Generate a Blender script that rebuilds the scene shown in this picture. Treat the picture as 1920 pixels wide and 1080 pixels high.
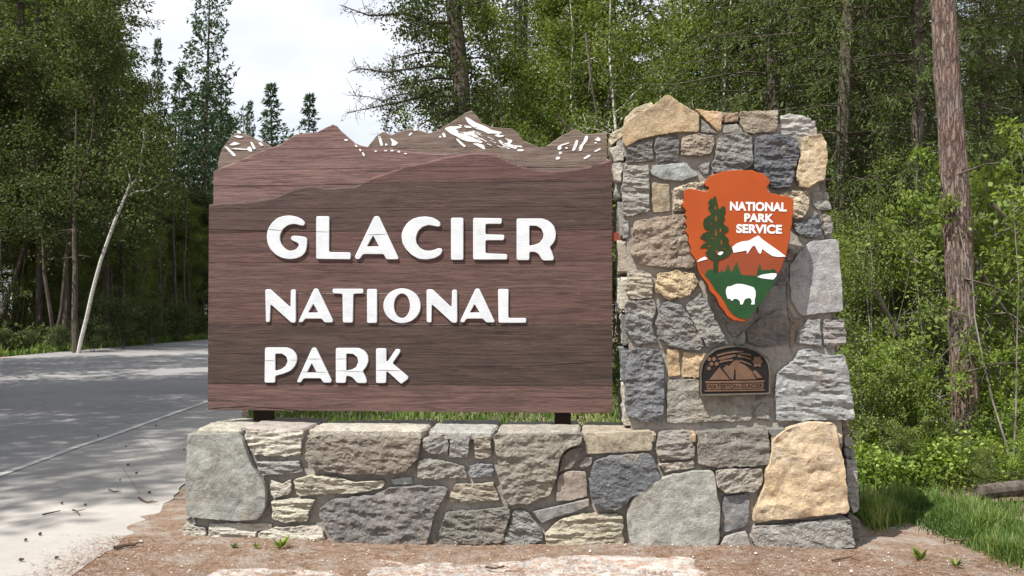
import bpy, bmesh, math, random
import numpy as np
from mathutils import Vector, noise
from mathutils.geometry import delaunay_2d_cdt

random.seed(7)
rng = np.random.default_rng(11)
for o in list(bpy.data.objects):
    bpy.data.objects.remove(o)
SC = bpy.context.scene
COL = SC.collection
R = math.radians

# ------------------------------------------------------------------ camera
F_PX = 1844.0            # focal length in pixels of a 1920 px wide frame
YAW = R(4.5)             # looking slightly left of the wall's normal
PITCH = math.atan(35 / F_PX)
CAM = Vector((0, -6.66, 1.6))
cam_data = bpy.data.cameras.new('camera')
cam_data.sensor_width = 36
cam_data.lens = 36 * F_PX / 1920
cam_data.clip_start = 0.1
cam_data.clip_end = 2000
cam = bpy.data.objects.new('camera', cam_data)
COL.objects.link(cam)
cam.location = CAM
cam.rotation_euler = (math.pi / 2 + PITCH, 0, YAW)
SC.camera = cam

# ------------------------------------------------------------------ light
SUN_DIR = Vector((0.42, 0.45, -1.0)).normalized()
sun_el = math.asin(-SUN_DIR.z)
sun_az = math.atan2(-SUN_DIR.x, -SUN_DIR.y)   # compass angle of the sun, clockwise from +Y
sd = bpy.data.lights.new('sun', 'SUN')
sd.energy = 5.0
sd.angle = R(0.5)
sd.color = (1.0, 0.955, 0.89)
sun = bpy.data.objects.new('sun', sd)
COL.objects.link(sun)
sun.rotation_euler = SUN_DIR.to_track_quat('-Z', 'Y').to_euler()

world = bpy.data.worlds.new('World')
SC.world = world
world.use_nodes = True
wn = world.node_tree
wn.nodes.clear()
wo = wn.nodes.new('ShaderNodeOutputWorld')
bg = wn.nodes.new('ShaderNodeBackground')
bg.inputs['Strength'].default_value = 0.085
sky = wn.nodes.new('ShaderNodeTexSky')
sky.sky_type = 'NISHITA'
sky.sun_disc = False
sky.sun_elevation = sun_el
sky.sun_rotation = sun_az
tc = wn.nodes.new('ShaderNodeTexCoord')
mp = wn.nodes.new('ShaderNodeMapping')
mp.inputs['Scale'].default_value = (1.0, 1.0, 2.6)
mp.inputs['Location'].default_value = (0.35, 0.2, 0.0)
nz = wn.nodes.new('ShaderNodeTexNoise')
nz.inputs['Scale'].default_value = 1.9
nz.inputs['Detail'].default_value = 7
nz.inputs['Roughness'].default_value = 0.55
cr = wn.nodes.new('ShaderNodeValToRGB')
cr.color_ramp.elements[0].position = 0.36
cr.color_ramp.elements[0].color = (0.45, 0.45, 0.45, 1)
cr.color_ramp.elements[1].position = 0.60
cr.color_ramp.elements[1].color = (1, 1, 1, 1)
mx = wn.nodes.new('ShaderNodeMix')
mx.data_type = 'RGBA'
mx.inputs[7].default_value = (7.7, 7.9, 8.4, 1)
L = wn.links.new
L(tc.outputs['Generated'], mp.inputs['Vector'])
L(mp.outputs['Vector'], nz.inputs['Vector'])
L(nz.outputs['Fac'], cr.inputs['Fac'])
L(cr.outputs['Color'], mx.inputs[0])
L(sky.outputs['Color'], mx.inputs[6])
L(mx.outputs[2], bg.inputs['Color'])
L(bg.outputs['Background'], wo.inputs['Surface'])

vs = SC.view_settings
SC.display_settings.display_device = 'sRGB'
vs.view_transform = 'Standard'
vs.look = 'None'
vs.exposure = 0.72
vs.gamma = 1
vs.use_curve_mapping = False
SC.cycles.max_bounces = 6
SC.cycles.diffuse_bounces = 3
SC.cycles.transmission_bounces = 3
SC.cycles.glossy_bounces = 2
SC.cycles.sample_clamp_indirect = 6

# ------------------------------------------------------------------ measuring helpers
_f = Vector((-math.sin(YAW) * math.cos(PITCH), math.cos(YAW) * math.cos(PITCH), math.sin(PITCH)))
_r = Vector((math.cos(YAW), math.sin(YAW), 0))
_u = _r.cross(_f)
def ray(px, py):
    return _f + _r * ((px - 960) / F_PX) + _u * ((540 - py) / F_PX)
def on_y(px, py, y):
    d = ray(px, py); t = (y - CAM.y) / d.y
    return CAM + d * t
def on_z(px, py, z=0.0):
    d = ray(px, py); t = (z - CAM.z) / d.z
    return CAM + d * t
def place(a, d, z=0.0):
    """lateral offset and distance from the viewpoint -> ground position"""
    return Vector((a * math.cos(YAW) - d * math.sin(YAW), CAM.y + d * math.cos(YAW) + a * math.sin(YAW), z))
def at_px(px, d, py=575):
    a = (px - 960) / F_PX * d
    return place(a, d, 1.6 + (575 - py) / F_PX * d)
def crop(ox, oy, s):
    return lambda pts: [(ox + x / s, oy + y / s) for x, y in pts]
def face(pts, y):
    """pixels -> (x, z) on a vertical plane"""
    return [(p.x, p.z) for p in (on_y(a, b, y) for a, b in pts)]

# ------------------------------------------------------------------ objects, tags
def link(name, me, mats=None, parent=None, color=None):
    o = bpy.data.objects.new(name, me)
    COL.objects.link(o)
    if mats is not None and not me.materials:
        for m in (mats if isinstance(mats, (list, tuple)) else [mats]):
            me.materials.append(m)
    if parent: o.parent = parent
    if color is not None: o.color = (*color, 1)
    return o
def empty(name, loc=(0, 0, 0)):
    o = bpy.data.objects.new(name, None); COL.objects.link(o)
    o.location = loc; o.empty_display_size = .2
    return o
def tag(o, label=None, cat=None, group=None, kind=None):
    if label: o['label'] = label
    if cat: o['category'] = cat
    if group: o['group'] = group
    if kind: o['kind'] = kind
    return o

# ------------------------------------------------------------------ material helpers
class NT:
    def __init__(s, name):
        s.m = bpy.data.materials.new(name); s.m.use_nodes = True
        s.t = s.m.node_tree; s.t.nodes.clear()
        s.out = s.n('ShaderNodeOutputMaterial')
    def n(s, typ, **kw):
        nd = s.t.nodes.new(typ)
        for k, v in kw.items():
            if k.startswith('_'): setattr(nd, k[1:], v)
            else: nd.inputs[k.replace('__', ' ')].default_value = v
        return nd
    def l(s, a, b): s.t.links.new(a, b)
    def mix(s, fac, a, b, mode='MIX'):
        nd = s.t.nodes.new('ShaderNodeMix'); nd.data_type = 'RGBA'; nd.blend_type = mode
        for i, v in ((0, fac), (6, a), (7, b)):
            if hasattr(v, 'type') and hasattr(v, 'links'): s.l(v, nd.inputs[i])
            elif i == 0: nd.inputs[0].default_value = v
            else: nd.inputs[i].default_value = (*v, 1) if len(v) == 3 else v
        return nd.outputs[2]
    def math(s, op, a, b=None, c=None):
        nd = s.t.nodes.new('ShaderNodeMath'); nd.operation = op
        for i, v in enumerate((a, b, c)):
            if v is None: continue
            if hasattr(v, 'links'): s.l(v, nd.inputs[i])
            else: nd.inputs[i].default_value = v
        return nd.outputs[0]
    def ramp(s, fac, stops):
        nd = s.t.nodes.new('ShaderNodeValToRGB')
        e = nd.color_ramp.elements
        while len(e) < len(stops): e.new(.5)
        for k, (p, c) in enumerate(stops):
            e[k].position = p
            e[k].color = (c, c, c, 1) if isinstance(c, (int, float)) else (*c, 1)
        s.l(fac, nd.inputs[0])
        return nd.outputs[0]
    def coords(s, scale=(1, 1, 1), offset_random=0.0):
        g = s.n('ShaderNodeNewGeometry')
        v = g.outputs['Position']
        if offset_random:
            oi = s.n('ShaderNodeObjectInfo')
            mu = s.n('ShaderNodeVectorMath', _operation='SCALE')
            cb = s.n('ShaderNodeCombineXYZ')
            for i in range(3): s.l(oi.outputs['Random'], cb.inputs[i])
            s.l(cb.outputs[0], mu.inputs[0]); mu.inputs['Scale'].default_value = offset_random
            ad = s.n('ShaderNodeVectorMath', _operation='ADD')
            s.l(v, ad.inputs[0]); s.l(mu.outputs[0], ad.inputs[1]); v = ad.outputs[0]
        m = s.n('ShaderNodeMapping'); m.inputs['Scale'].default_value = scale
        s.l(v, m.inputs['Vector'])
        return m.outputs[0]
    def noise(s, v, scale, detail=4, rough=.5, dist=0.0):
        nd = s.n('ShaderNodeTexNoise', Scale=scale, Detail=detail, Roughness=rough, Distortion=dist)
        s.l(v, nd.inputs['Vector']); return nd.outputs['Fac']
    def vor(s, v, scale, feature='F1', out='Distance'):
        nd = s.n('ShaderNodeTexVoronoi', Scale=scale, _feature=feature)
        s.l(v, nd.inputs['Vector']); return nd.outputs[out]
    def bsdf(s, col, rough=.8, spec=.3, bump=None, dist=.01, strength=1.0, metallic=0.0):
        b = s.n('ShaderNodeBsdfPrincipled', Roughness=rough, Metallic=metallic)
        b.inputs['Specular IOR Level'].default_value = spec
        if hasattr(col, 'links'): s.l(col, b.inputs['Base Color'])
        else: b.inputs['Base Color'].default_value = (*col, 1)
        if bump is not None:
            bp = s.n('ShaderNodeBump', Strength=strength, Distance=dist)
            s.l(bump, bp.inputs['Height']); s.l(bp.outputs[0], b.inputs['Normal'])
        s.l(b.outputs[0], s.out.inputs['Surface'])
        return b

def stone_mat(name, rough_scale=1.0, strata=False, bump_d=.012, warm=False):
    t = NT(name)
    v = t.coords((1, 1, 1), 7.0)
    vs_ = t.coords((.35, .35, 2.2), 7.0) if strata else v
    oc = t.n('ShaderNodeObjectInfo').outputs['Color']
    n1 = t.noise(v, 3.5, 5, .6)
    n2 = t.noise(vs_, 14 * rough_scale, 8, .65, .4)
    n3 = t.noise(v, 90, 4, .7)
    n4 = t.noise(v, 6.5, 6, .7, .8)
    c = t.mix(t.ramp(n1, [(.3, 0.0), (.7, 1.0)]), oc, t.mix(1.0, oc, (.84, .86, .88) if not warm else (1.0, .88, .74), 'MULTIPLY'))
    n6 = t.noise(v, 2.6, 6, .7, 1.0); n7 = t.noise(v, 9, 7, .75, .6)
    c = t.mix(t.ramp(n6, [(.52, 0.0), (.66, .5)]), c, (.30, .245, .185) if not warm else (.42, .33, .22))
    c = t.mix(t.ramp(n7, [(.57, 0.0), (.66, .45)]), c, (.46, .45, .42))
    c = t.mix(t.ramp(n7, [(.30, .55), (.40, 0.0)]), c, (.11, .105, .10) if not warm else (.30, .21, .13))
    c = t.mix(t.ramp(n2, [(.28, .75), (.5, 0.0)]), c, t.mix(1.0, c, (.45, .43, .42), 'MULTIPLY'))
    c = t.mix(t.ramp(n2, [(.52, 0.0), (.78, .6)]), c, t.mix(1.0, c, (1.5, 1.5, 1.45), 'MULTIPLY'))
    c = t.mix(t.ramp(n4, [(.60, 0.0), (.68, .55)]), c, (.36, .35, .29) if not warm else (.5, .38, .22))
    c = t.mix(t.ramp(n4, [(.27, .6), (.36, 0.0)]), c, t.mix(1.0, c, (.9, .62, .42), 'MULTIPLY'))
    c = t.mix(t.ramp(n3, [(.30, .7), (.44, 0.0)]), c, t.mix(1.0, c, (.35, .35, .36), 'MULTIPLY'))
    c = t.mix(t.ramp(n3, [(.62, 0.0), (.75, .5)]), c, t.mix(1.0, c, (1.8, 1.8, 1.8), 'MULTIPLY'))
    wv = t.n('ShaderNodeTexNoise', Scale=5.0, Detail=5.0, Roughness=.7); t.l(v, wv.inputs['Vector'])
    w1 = t.n('ShaderNodeVectorMath', _operation='SCALE'); t.l(wv.outputs['Color'], w1.inputs[0]); w1.inputs['Scale'].default_value = .5
    w2 = t.n('ShaderNodeVectorMath', _operation='ADD'); t.l(v, w2.inputs[0]); t.l(w1.outputs[0], w2.inputs[1])
    cr_ = t.vor(w2.outputs[0], 6 * rough_scale, 'DISTANCE_TO_EDGE')
    crk = t.ramp(cr_, [(0.0, 0.0), (.03, 1.0)])
    h = t.math('ADD', t.math('MULTIPLY', n2, 1.0), t.math('MULTIPLY', n3, .16))
    h = t.math('ADD', h, t.math('MULTIPLY', crk, .06))
    n5 = t.noise(v, 38, 6, .75)
    h = t.math('ADD', h, t.math('MULTIPLY', n5, .40))
    c = t.mix(t.ramp(n5, [(.30, .65), (.43, 0.0)]), c, t.mix(1.0, c, (.42, .40, .38), 'MULTIPLY'))
    c = t.mix(t.ramp(n5, [(.56, 0.0), (.70, .55)]), c, t.mix(1.0, c, (1.6, 1.58, 1.5), 'MULTIPLY'))
    t.bsdf(c, .88, .2, h, bump_d, 1.0)
    return t.m
STONE_SMOOTH = stone_mat('stone_smooth', .9, False, .020)
STONE_ROUGH = stone_mat('stone_rough', 1.2, False, .04)
STONE_STRATA = stone_mat('stone_strata', 1.0, True, .026)
STONE_SAND = stone_mat('sandstone', .8, False, .024, True)

def mortar_mat():
    t = NT('mortar'); v = t.coords()
    n = t.noise(v, 30, 6, .6); n2 = t.noise(v, 3, 4)
    c = t.ramp(n2, [(.3, (.22, .20, .175)), (.7, (.36, .33, .29))])
    c = t.mix(t.ramp(n, [(.3, .5), (.5, 0.0)]), c, (.09, .08, .07))
    t.bsdf(c, .95, .1, n, .012)
    return t.m
MORTAR = mortar_mat()

def wood_mat():
    t = NT('stained_timber')
    v = t.coords((.55, 1, 9), 11.0)
    v2 = t.coords((1.2, 1, 30), 11.0)
    v3 = t.coords((.8, 1, 2.4), 11.0)
    oc = t.n('ShaderNodeObjectInfo').outputs['Color']
    g1 = t.noise(v, 4, 6, .6, 1.2)
    g2 = t.noise(v2, 9, 5, .7, .3)
    g3 = t.noise(v3, 2.2, 5, .6, .6); g4 = t.noise(t.coords((.35, 1, 20), 11.0), 3.2, 4, .8, .6)
    kn = t.vor(t.coords((1.6, 1, 3.4), 11.0), 1.1)
    c = t.mix(t.ramp(g1, [(.35, 0.0), (.65, 1.0)]), t.mix(1.0, oc, (.62, .60, .60), 'MULTIPLY'), t.mix(1.0, oc, (1.28, 1.28, 1.30), 'MULTIPLY'))
    c = t.mix(t.ramp(g2, [(.34, .75), (.47, 0.0)]), c, t.mix(1.0, c, (.42, .40, .40), 'MULTIPLY'))
    c = t.mix(t.ramp(g2, [(.56, 0.0), (.72, .5)]), c, t.mix(1.0, c, (1.5, 1.5, 1.55), 'MULTIPLY'))
    c = t.mix(t.ramp(g3, [(.60, 0.0), (.78, .4)]), c, (.115, .075, .062))
    c = t.mix(t.ramp(g3, [(.25, .7), (.40, 0.0)]), c, t.mix(1.0, c, (.55, .52, .55), 'MULTIPLY'))
    c = t.mix(t.ramp(g4, [(.34, .85), (.385, 0.0)]), c, t.mix(1.0, c, (.30, .27, .27), 'MULTIPLY'))
    c = t.mix(t.ramp(g4, [(.62, 0.0), (.70, .5)]), c, t.mix(1.0, c, (1.55, 1.5, 1.5), 'MULTIPLY'))
    c = t.mix(t.ramp(kn, [(.03, .8), (.075, 0.0)]), c, (.04, .022, .018))
    h = t.math('ADD', g2, t.math('MULTIPLY', g1, .6))
    h = t.math('ADD', h, t.ramp(g4, [(.34, 0.0), (.40, .5)]))
    t.bsdf(c, .72, .3, h, .006, .8)
    return t.m
WOOD = wood_mat()

def plain(name, col, rough=.6, spec=.4, var=.12, scale=8, bump=.0015, metallic=0.0):
    t = NT(name); v = t.coords()
    n = t.noise(v, scale, 5, .6); n2 = t.noise(v, scale * 9, 3, .6)
    c = t.mix(t.ramp(n, [(.3, 0.0), (.7, 1.0)]), tuple(x * (1 - var) for x in col), tuple(min(1, x * (1 + var)) for x in col))
    t.bsdf(c, rough, spec, n2, bump, .6, metallic)
    return t.m

def letter_mat():
    t = NT('white_letter_paint'); v = t.coords(); g = t.coords((1, 1, 14))
    n = t.noise(v, 12, 5, .6); n2 = t.noise(g, 8, 5, .7)
    c = t.ramp(n, [(.3, (.47, .50, .53)), (.7, (.58, .60, .62))])
    c = t.mix(t.ramp(n2, [(.26, .5), (.36, 0.0)]), c, (.45, .45, .45))
    t.bsdf(c, .6, .3, n2, .003, .6)
    return t.m
LETTER = letter_mat()
def snow_mat():
    t = NT('worn_snow_paint'); n = t.noise(t.coords((1, 1, 3)), 26, 5, .7)
    c = t.mix(t.ramp(n, [(.33, 0.0), (.41, 1.0)]), (.17, .12, .10), (.68, .68, .68))
    t.bsdf(c, .8, .2, n, .004); return t.m
SNOW = snow_mat()
WHITE = plain('white_paint', (.66, .67, .68), .5, .3, .05)
ORANGE = plain('orange_enamel', (.31, .058, .012), .75, .2, .06, 5)
ORANGE_BROWN = plain('russet_enamel', (.21, .046, .018), .7, .2, .06, 5)
GREEN = plain('green_enamel', (.014, .055, .018), .7, .2, .15, 9)
DARKGREEN = plain('dark_green_enamel', (.018, .035, .010), .7, .2, .2, 14)
BLACK = plain('black_enamel', (.006, .005, .005), .6, .3, .2)
BRONZE = plain('bronze_relief', (.14, .08, .05), .6, .4, .2, 20, .002, .35)
BRONZE_RIM = plain('bronze_rim', (.10, .085, .065), .5, .4, .2, 20, .002, .3)
POST = plain('dark_post_wood', (.035, .017, .013), .7, .3, .3, 20)
METAL = plain('dark_steel', (.05, .04, .035), .5, .5, .2, 20, .001, .6)

# ------------------------------------------------------------------ shape helpers
def round_poly(pts, r, seg=3):
    out = []; n = len(pts)
    for i in range(n):
        p0, p, p1 = Vector(pts[i - 1]), Vector(pts[i]), Vector(pts[(i + 1) % n])
        a, b = p0 - p, p1 - p
        la, lb = a.length, b.length
        if la < 1e-9 or lb < 1e-9: continue
        d = min(r, la * .45, lb * .45)
        A, B = p + a / la * d, p + b / lb * d
        for k in range(seg + 1):
            s = k / seg
            q = A * (1 - s) ** 2 + p * 2 * s * (1 - s) + B * s * s
            out.append((q.x, q.y))
    return out
def resample(pts, n):
    P = np.array(pts); Q = np.vstack([P, P[:1]])
    seg = np.linalg.norm(np.diff(Q, axis=0), axis=1); cum = np.concatenate([[0], np.cumsum(seg)])
    s = np.linspace(0, cum[-1], n, endpoint=False)
    return [(float(np.interp(t, cum, Q[:, 0])), float(np.interp(t, cum, Q[:, 1]))) for t in s]
def area_c(pts):
    a = cx = cy = 0
    for i in range(len(pts)):
        x0, y0 = pts[i - 1]; x1, y1 = pts[i]
        c = x0 * y1 - x1 * y0; a += c; cx += (x0 + x1) * c; cy += (y0 + y1) * c
    a *= .5
    return a, (cx / (6 * a), cy / (6 * a))

def plate(name, rings, y_front, thick, bevel, mat, parent, color=None, smooth=False):
    """flat cut-out in the (x, z) plane with holes, real thickness and a small edge bevel"""
    cu = bpy.data.curves.new(name, 'CURVE'); cu.dimensions = '2D'; cu.fill_mode = 'BOTH'
    for ring in rings:
        sp = cu.splines.new('POLY'); sp.points.add(len(ring) - 1); sp.use_cyclic_u = True
        for i, (x, z) in enumerate(ring): sp.points[i].co = (x, z, 0, 1)
    cu.extrude = max(0, thick / 2 - bevel); cu.bevel_depth = bevel; cu.bevel_resolution = 1
    cu.offset = -bevel
    return curve_mesh(name, cu, y_front, thick, mat, parent, color)
def curve_mesh(name, cu, y_front, thick, mat, parent, color=None, tf=None):
    tmp = bpy.data.objects.new('tmp', cu); COL.objects.link(tmp)
    dg = bpy.context.evaluated_depsgraph_get(); dg.update()
    me = bpy.data.meshes.new_from_object(tmp.evaluated_get(dg))
    bpy.data.objects.remove(tmp); bpy.data.curves.remove(cu)
    me.name = name; me.materials.clear()
    for v in me.vertices:
        x, y, z = v.co
        if tf: x, y = tf(x, y)
        v.co = (x, y_front + thick / 2 - z, y)
    me.update()
    return link(name, me, mat, parent, color)
def text_plate(name, body, pl, pr, cap_px, y_front, thick, mat, parent, bold=.0, wscale=None):
    """lettering between two baseline pixels"""
    A, B = on_y(*pl, y_front), on_y(*pr, y_front)
    U = on_y(pl[0], pl[1] - cap_px, y_front)
    cu = bpy.data.curves.new(name, 'FONT'); cu.body = body; cu.size = 1.0; cu.fill_mode = 'BOTH'
    cu.offset = bold; cu.extrude = .001; cu.space_character = 1.02
    tmp = bpy.data.objects.new('tmp', cu); COL.objects.link(tmp)
    dg = bpy.context.evaluated_depsgraph_get(); dg.update()
    me = bpy.data.meshes.new_from_object(tmp.evaluated_get(dg))
    bpy.data.objects.remove(tmp); bpy.data.curves.remove(cu)
    xs = [v.co.x for v in me.vertices]; ys = [v.co.y for v in me.vertices]
    x0, x1, y0, y1 = min(xs), max(xs), min(ys), max(ys)
    ax = Vector((B.x - A.x, B.z - A.z)); h = (U - A).length
    nrm = Vector((-ax.y, ax.x)).normalized() * h
    for v in me.vertices:
        s = (v.co.x - x0) / (x1 - x0); t = (v.co.y - y0) / (y1 - y0)
        v.co = (A.x + ax.x * s + nrm.x * t, y_front + (0 if v.co.z > 0 else thick), A.z + ax.y * s + nrm.y * t)
    me.materials.clear(); me.update()
    return link(name, me, mat, parent)

def box_mesh(name, quad_front, quad_back, mat, parent=None, color=None):
    """8-corner solid from two loops"""
    me = bpy.data.meshes.new(name)
    n = len(quad_front)
    v = list(quad_front) + list(quad_back)
    f = [tuple(range(n)), tuple(range(2 * n - 1, n - 1, -1))] + [(i, n + i, n + (i + 1) % n, (i + 1) % n) for i in range(n)]
    me.from_pydata(v, [], f); 
    bm = bmesh.new(); bm.from_mesh(me); bmesh.ops.recalc_face_normals(bm, faces=bm.faces); bm.to_mesh(me); bm.free()
    return link(name, me, mat, parent, color)
def box(name, x0, x1, y0, y1, z0, z1, mat, parent=None, color=None):
    return box_mesh(name, [(x0, y0, z0), (x1, y0, z0), (x1, y0, z1), (x0, y0, z1)],
                    [(x0, y1, z0), (x1, y1, z0), (x1, y1, z1), (x0, y1, z1)], mat, parent, color)

# ------------------------------------------------------------------ stones
def stone(poly, mapper, parent, color, style='rough', proud=.0, depth=.09, bulge=.003, rad=.0045, name='stone', amp=None, res=None):
    """a quarried stone: traced outline, chipped arris, broken face"""
    a, c = area_c(poly)
    if a < 0: poly = poly[::-1]
    size = math.sqrt(abs(a))
    pts = round_poly(poly, size * .035, 1)
    per = sum((Vector(pts[i]) - Vector(pts[i - 1])).length for i in range(len(pts)))
    res = res or max(.010, size * .036)
    n = int(max(16, min(110, per / (res * 1.1))))
    pts = resample(pts, n)
    sx, sy = random.uniform(0, 99), random.uniform(0, 99)
    jit = {'smooth': .005, 'sand': .010, 'rough': .012, 'strata': .012}[style]
    A = amp if amp is not None else {'smooth': .013, 'sand': .020, 'rough': .020, 'strata': .018}[style]
    A = min(A, size * .13)
    out = []
    for i, (x, y) in enumerate(pts):
        d = Vector((x - c[0], y - c[1])); l = d.length or 1
        k = noise.noise(Vector((x * 18 + sx, y * 18 + sy, 3))) * jit + noise.noise(Vector((x * 55 + sx, y * 55, 1))) * jit * .6
        out.append((x + d.x / l * k, y + d.y / l * k))
    fx, fy = random.uniform(-.5, .5), random.uniform(-.5, .5)
    def h(x, y):
        if style == 'strata':
            v = noise.fractal(Vector((x * 3 + sx, y * 20 + sy + x * fx * 6, 0)), .7, 2.1, 4) + .5 * noise.fractal(Vector((x * 14 + sx, y * 30, 3)), .7, 2, 3)
        elif style == 'sand':
            v = noise.fractal(Vector((x * 5 + sx, y * 7 + sy, x * 2)), .7, 2.2, 5) + .5 * (noise.voronoi(Vector((x * 7 + sx, y * 9 + sy, 0)))[0][0] - .35)
        elif style == 'smooth':
            v = noise.fractal(Vector((x * 5 + sx, y * 5 + sy, 0)), .8, 2.1, 4)
        else:
            p = Vector((x * 9 + y * fx * 9 + sx, y * 11 + sy, 0))
            q_ = Vector((x * 6 + y * fy * 8 + sx, y * 17 + x * fx * 14 + sy, 5))
            v = noise.ridged_multi_fractal(p, .75, 2.1, 4, 1.0, 2.0) * .42 - .4 + noise.fractal(q_, .55, 2.3, 5) * .8
        return v
    tilt_x, tilt_y = random.uniform(-.03, .03), random.uniform(-.045, .015)
    P = np.array(out)
    ins = np.roll(P, -1, 0) - np.roll(P, 1, 0); ins = np.column_stack([-ins[:, 1], ins[:, 0]]); ins /= (np.linalg.norm(ins, axis=1, keepdims=True) + 1e-9)
    inner = P + ins * rad * .9
    # interior points
    x0, y0 = P.min(0); x1, y1 = P.max(0)
    gp = []
    yy = y0
    row = 0
    segA = inner; segB = np.roll(inner, -1, 0)
    while yy < y1:
        xx = x0 + (res * .5 if row % 2 else 0)
        while xx < x1:
            gp.append((xx + random.uniform(-.25, .25) * res, yy + random.uniform(-.25, .25) * res)); xx += res
        yy += res * .87; row += 1
    keep = []
    if gp:
        G = np.array(gp)
        inside = np.zeros(len(G), bool); dmin = np.full(len(G), 9.)
        for (ax, ay), (bx, by) in zip(segA, segB):
            cond = ((ay > G[:, 1]) != (by > G[:, 1]))
            with np.errstate(divide='ignore', invalid='ignore'):
                xi = (bx - ax) * (G[:, 1] - ay) / (by - ay + 1e-12) + ax
            inside ^= cond & (G[:, 0] < xi)
            dmin = np.minimum(dmin, np.hypot(G[:, 0] - ax, G[:, 1] - ay))
        keep = G[inside & (dmin > res * .55)]
    co = [Vector((float(p[0]), float(p[1]))) for p in inner] + [Vector((float(p[0]), float(p[1]))) for p in keep]
    ed = [(i, (i + 1) % n) for i in range(n)]
    vo, eo, fo_, ov, oe, of = delaunay_2d_cdt(co, ed, [], 1, 1e-6)
    def wz(x, y, edge):
        q = max(abs(x - c[0]) / (x1 - x0 + 1e-6), abs(y - c[1]) / (y1 - y0 + 1e-6)) * 2
        return -h(x, y) * A * (.6 if edge else 1) - bulge * (1 - min(1, q) ** 2) + (x - c[0]) * tilt_x + (y - c[1]) * tilt_y - proud
    nin = len(vo)
    flat = [(v.x, v.y, wz(v.x, v.y, False)) for v in vo]
    if len(of) == 0: return None
    # boundary of the triangulated face: map each inner outline vertex to its output vertex
    m = {}
    for k, src in enumerate(ov):
        for q in src:
            if q < n: m[q] = k
    verts = [mapper(*p) for p in flat]
    o1 = len(verts); verts += [mapper(x, y, wz(x, y, True) + rad * 1.0) for x, y in out]
    o2 = len(verts); verts += [mapper(c[0] + (x - c[0]) * .985, c[1] + (y - c[1]) * .985, depth) for x, y in out]
    faces = [tuple(f) for f in fo_]
    for i in range(n):
        j = (i + 1) % n
        if i in m and j in m and m[i] != m[j]: faces.append((m[i], m[j], o1 + j, o1 + i))
        faces.append((o1 + i, o1 + j, o2 + j, o2 + i))
    faces.append(tuple(range(o2 + n - 1, o2 - 1, -1)))
    me = bpy.data.meshes.new(name)
    me.from_pydata(verts, [], faces)
    bm = bmesh.new(); bm.from_mesh(me); bmesh.ops.recalc_face_normals(bm, faces=bm.faces); bm.to_mesh(me); bm.free()
    if style != 'rough':
        me.shade_smooth()
        me.set_sharp_from_angle(angle=R(22))
    mat = {'smooth': STONE_SMOOTH, 'rough': STONE_ROUGH, 'strata': STONE_STRATA, 'sand': STONE_SAND}[style]
    return link(name, me, mat, parent, color)

def map_front(y0): return lambda u, v, w: (u, y0 + w, v)
def map_top(z0): return lambda u, v, w: (u, v, z0 - w)
def map_left(x0, k=0.0): return lambda u, v, w: (x0 + w + k * v, u, v)
def map_right(x0, k=0.0): return lambda u, v, w: (x0 - w + k * v, u, v)
def map_back(y0): return lambda u, v, w: (u, y0 - w, v)

GREY = (.30, .288, .27); GREY_D = (.175, .168, .162); GREY_L = (.42, .405, .38); TAN = (.33, .29, .235)
BROWN = (.26, .225, .19); CREAM = (.50, .465, .40); YELLOW = (.52, .43, .30); BLUE = (.165, .172, .18)
GREEN_G = (.30, .298, .278); ORNG = (.44, .32, .21); PINK = (.34, .30, .275); AQUA = (.33, .35, .34)
def jitc(c, k=.08):
    g = 1 + random.uniform(-k, k)
    g *= .98
    return tuple(x * g * w_ * (1 + random.uniform(-.012, .012)) for x, w_ in zip(c, (1.0, 1.0, .985)))

def fill_wall(parent, mapper, u0, u1, v0, v1, rows, wmin, wmax, proud=.0):
    """coursed rubble for the faces the photograph only hints at"""
    hs = [random.uniform(.7, 1.3) for _ in range(rows)]; t = (v1 - v0) / sum(hs)
    v = v0
    for h_ in hs:
        va, vb = v + .008, v + h_ * t - .008; v += h_ * t
        u = u0
        while u < u1 - .03:
            w = random.uniform(wmin, wmax)
            if u + w > u1 - wmin * .6: w = u1 - u
            a, b = u + .008, u + w - .008
            j = lambda: random.uniform(-.012, .012)
            poly = [(a + j() * .4, va + abs(j())), ((a + b) / 2, va + abs(j()) * .5), (b - abs(j()), va + j() * .3), (b + j() * .4, (va + vb) / 2), (b - abs(j()), vb - abs(j())), ((a + b) / 2 + j(), vb + j() * .3), (a + abs(j()), vb - abs(j()))]
            stone(poly, mapper, parent, jitc(random.choice([GREY, GREY_D, GREY_L, TAN, BROWN, BLUE, CREAM])), random.choice(['rough', 'strata', 'smooth', 'rough']), proud + random.uniform(-.01, .015), .08, res=.035)
            u += w
Y_PIL = .07
BASE_TOP = .735
base = empty('stone_base', (0.2, .33, 0)); base_T = base.location.copy()
tag(base, 'long low base wall of mixed grey and tan fieldstone under the timber sign and pillar', 'stone wall')
def local(parent_loc, m):
    return lambda u, v, w: tuple(Vector(m(u, v, w)) - parent_loc)
cA, cB, cC = crop(330, 770, 3.483), crop(780, 770, 3.483), crop(1160, 770, 3.483)
S = []
def s_(cf, pts, col, style='rough', proud=0.0, **k): S.append((cf(pts), col, style, proud, k))
s_(cA, [(85,150),(410,145),(440,170),(470,260),(500,350),(560,440),(590,480),(600,560),(585,660),(540,710),(400,715),(200,705),(75,690),(65,550),(75,350),(80,200)], GREEN_G, 'smooth', .03)
s_(cA, [(70,700),(90,745),(150,760),(195,765),(185,860),(20,880),(45,760)], CREAM, 'rough', -.01)
s_(cA, [(210,740),(400,735),(610,740),(625,780),(520,790),(520,865),(350,890),(200,890)], CREAM, 'strata', -.005)
s_(cA, [(640,765),(760,755),(900,750),(950,780),(980,850),(940,895),(780,905),(640,905),(530,890),(535,800)], CREAM, 'strata')
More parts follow.
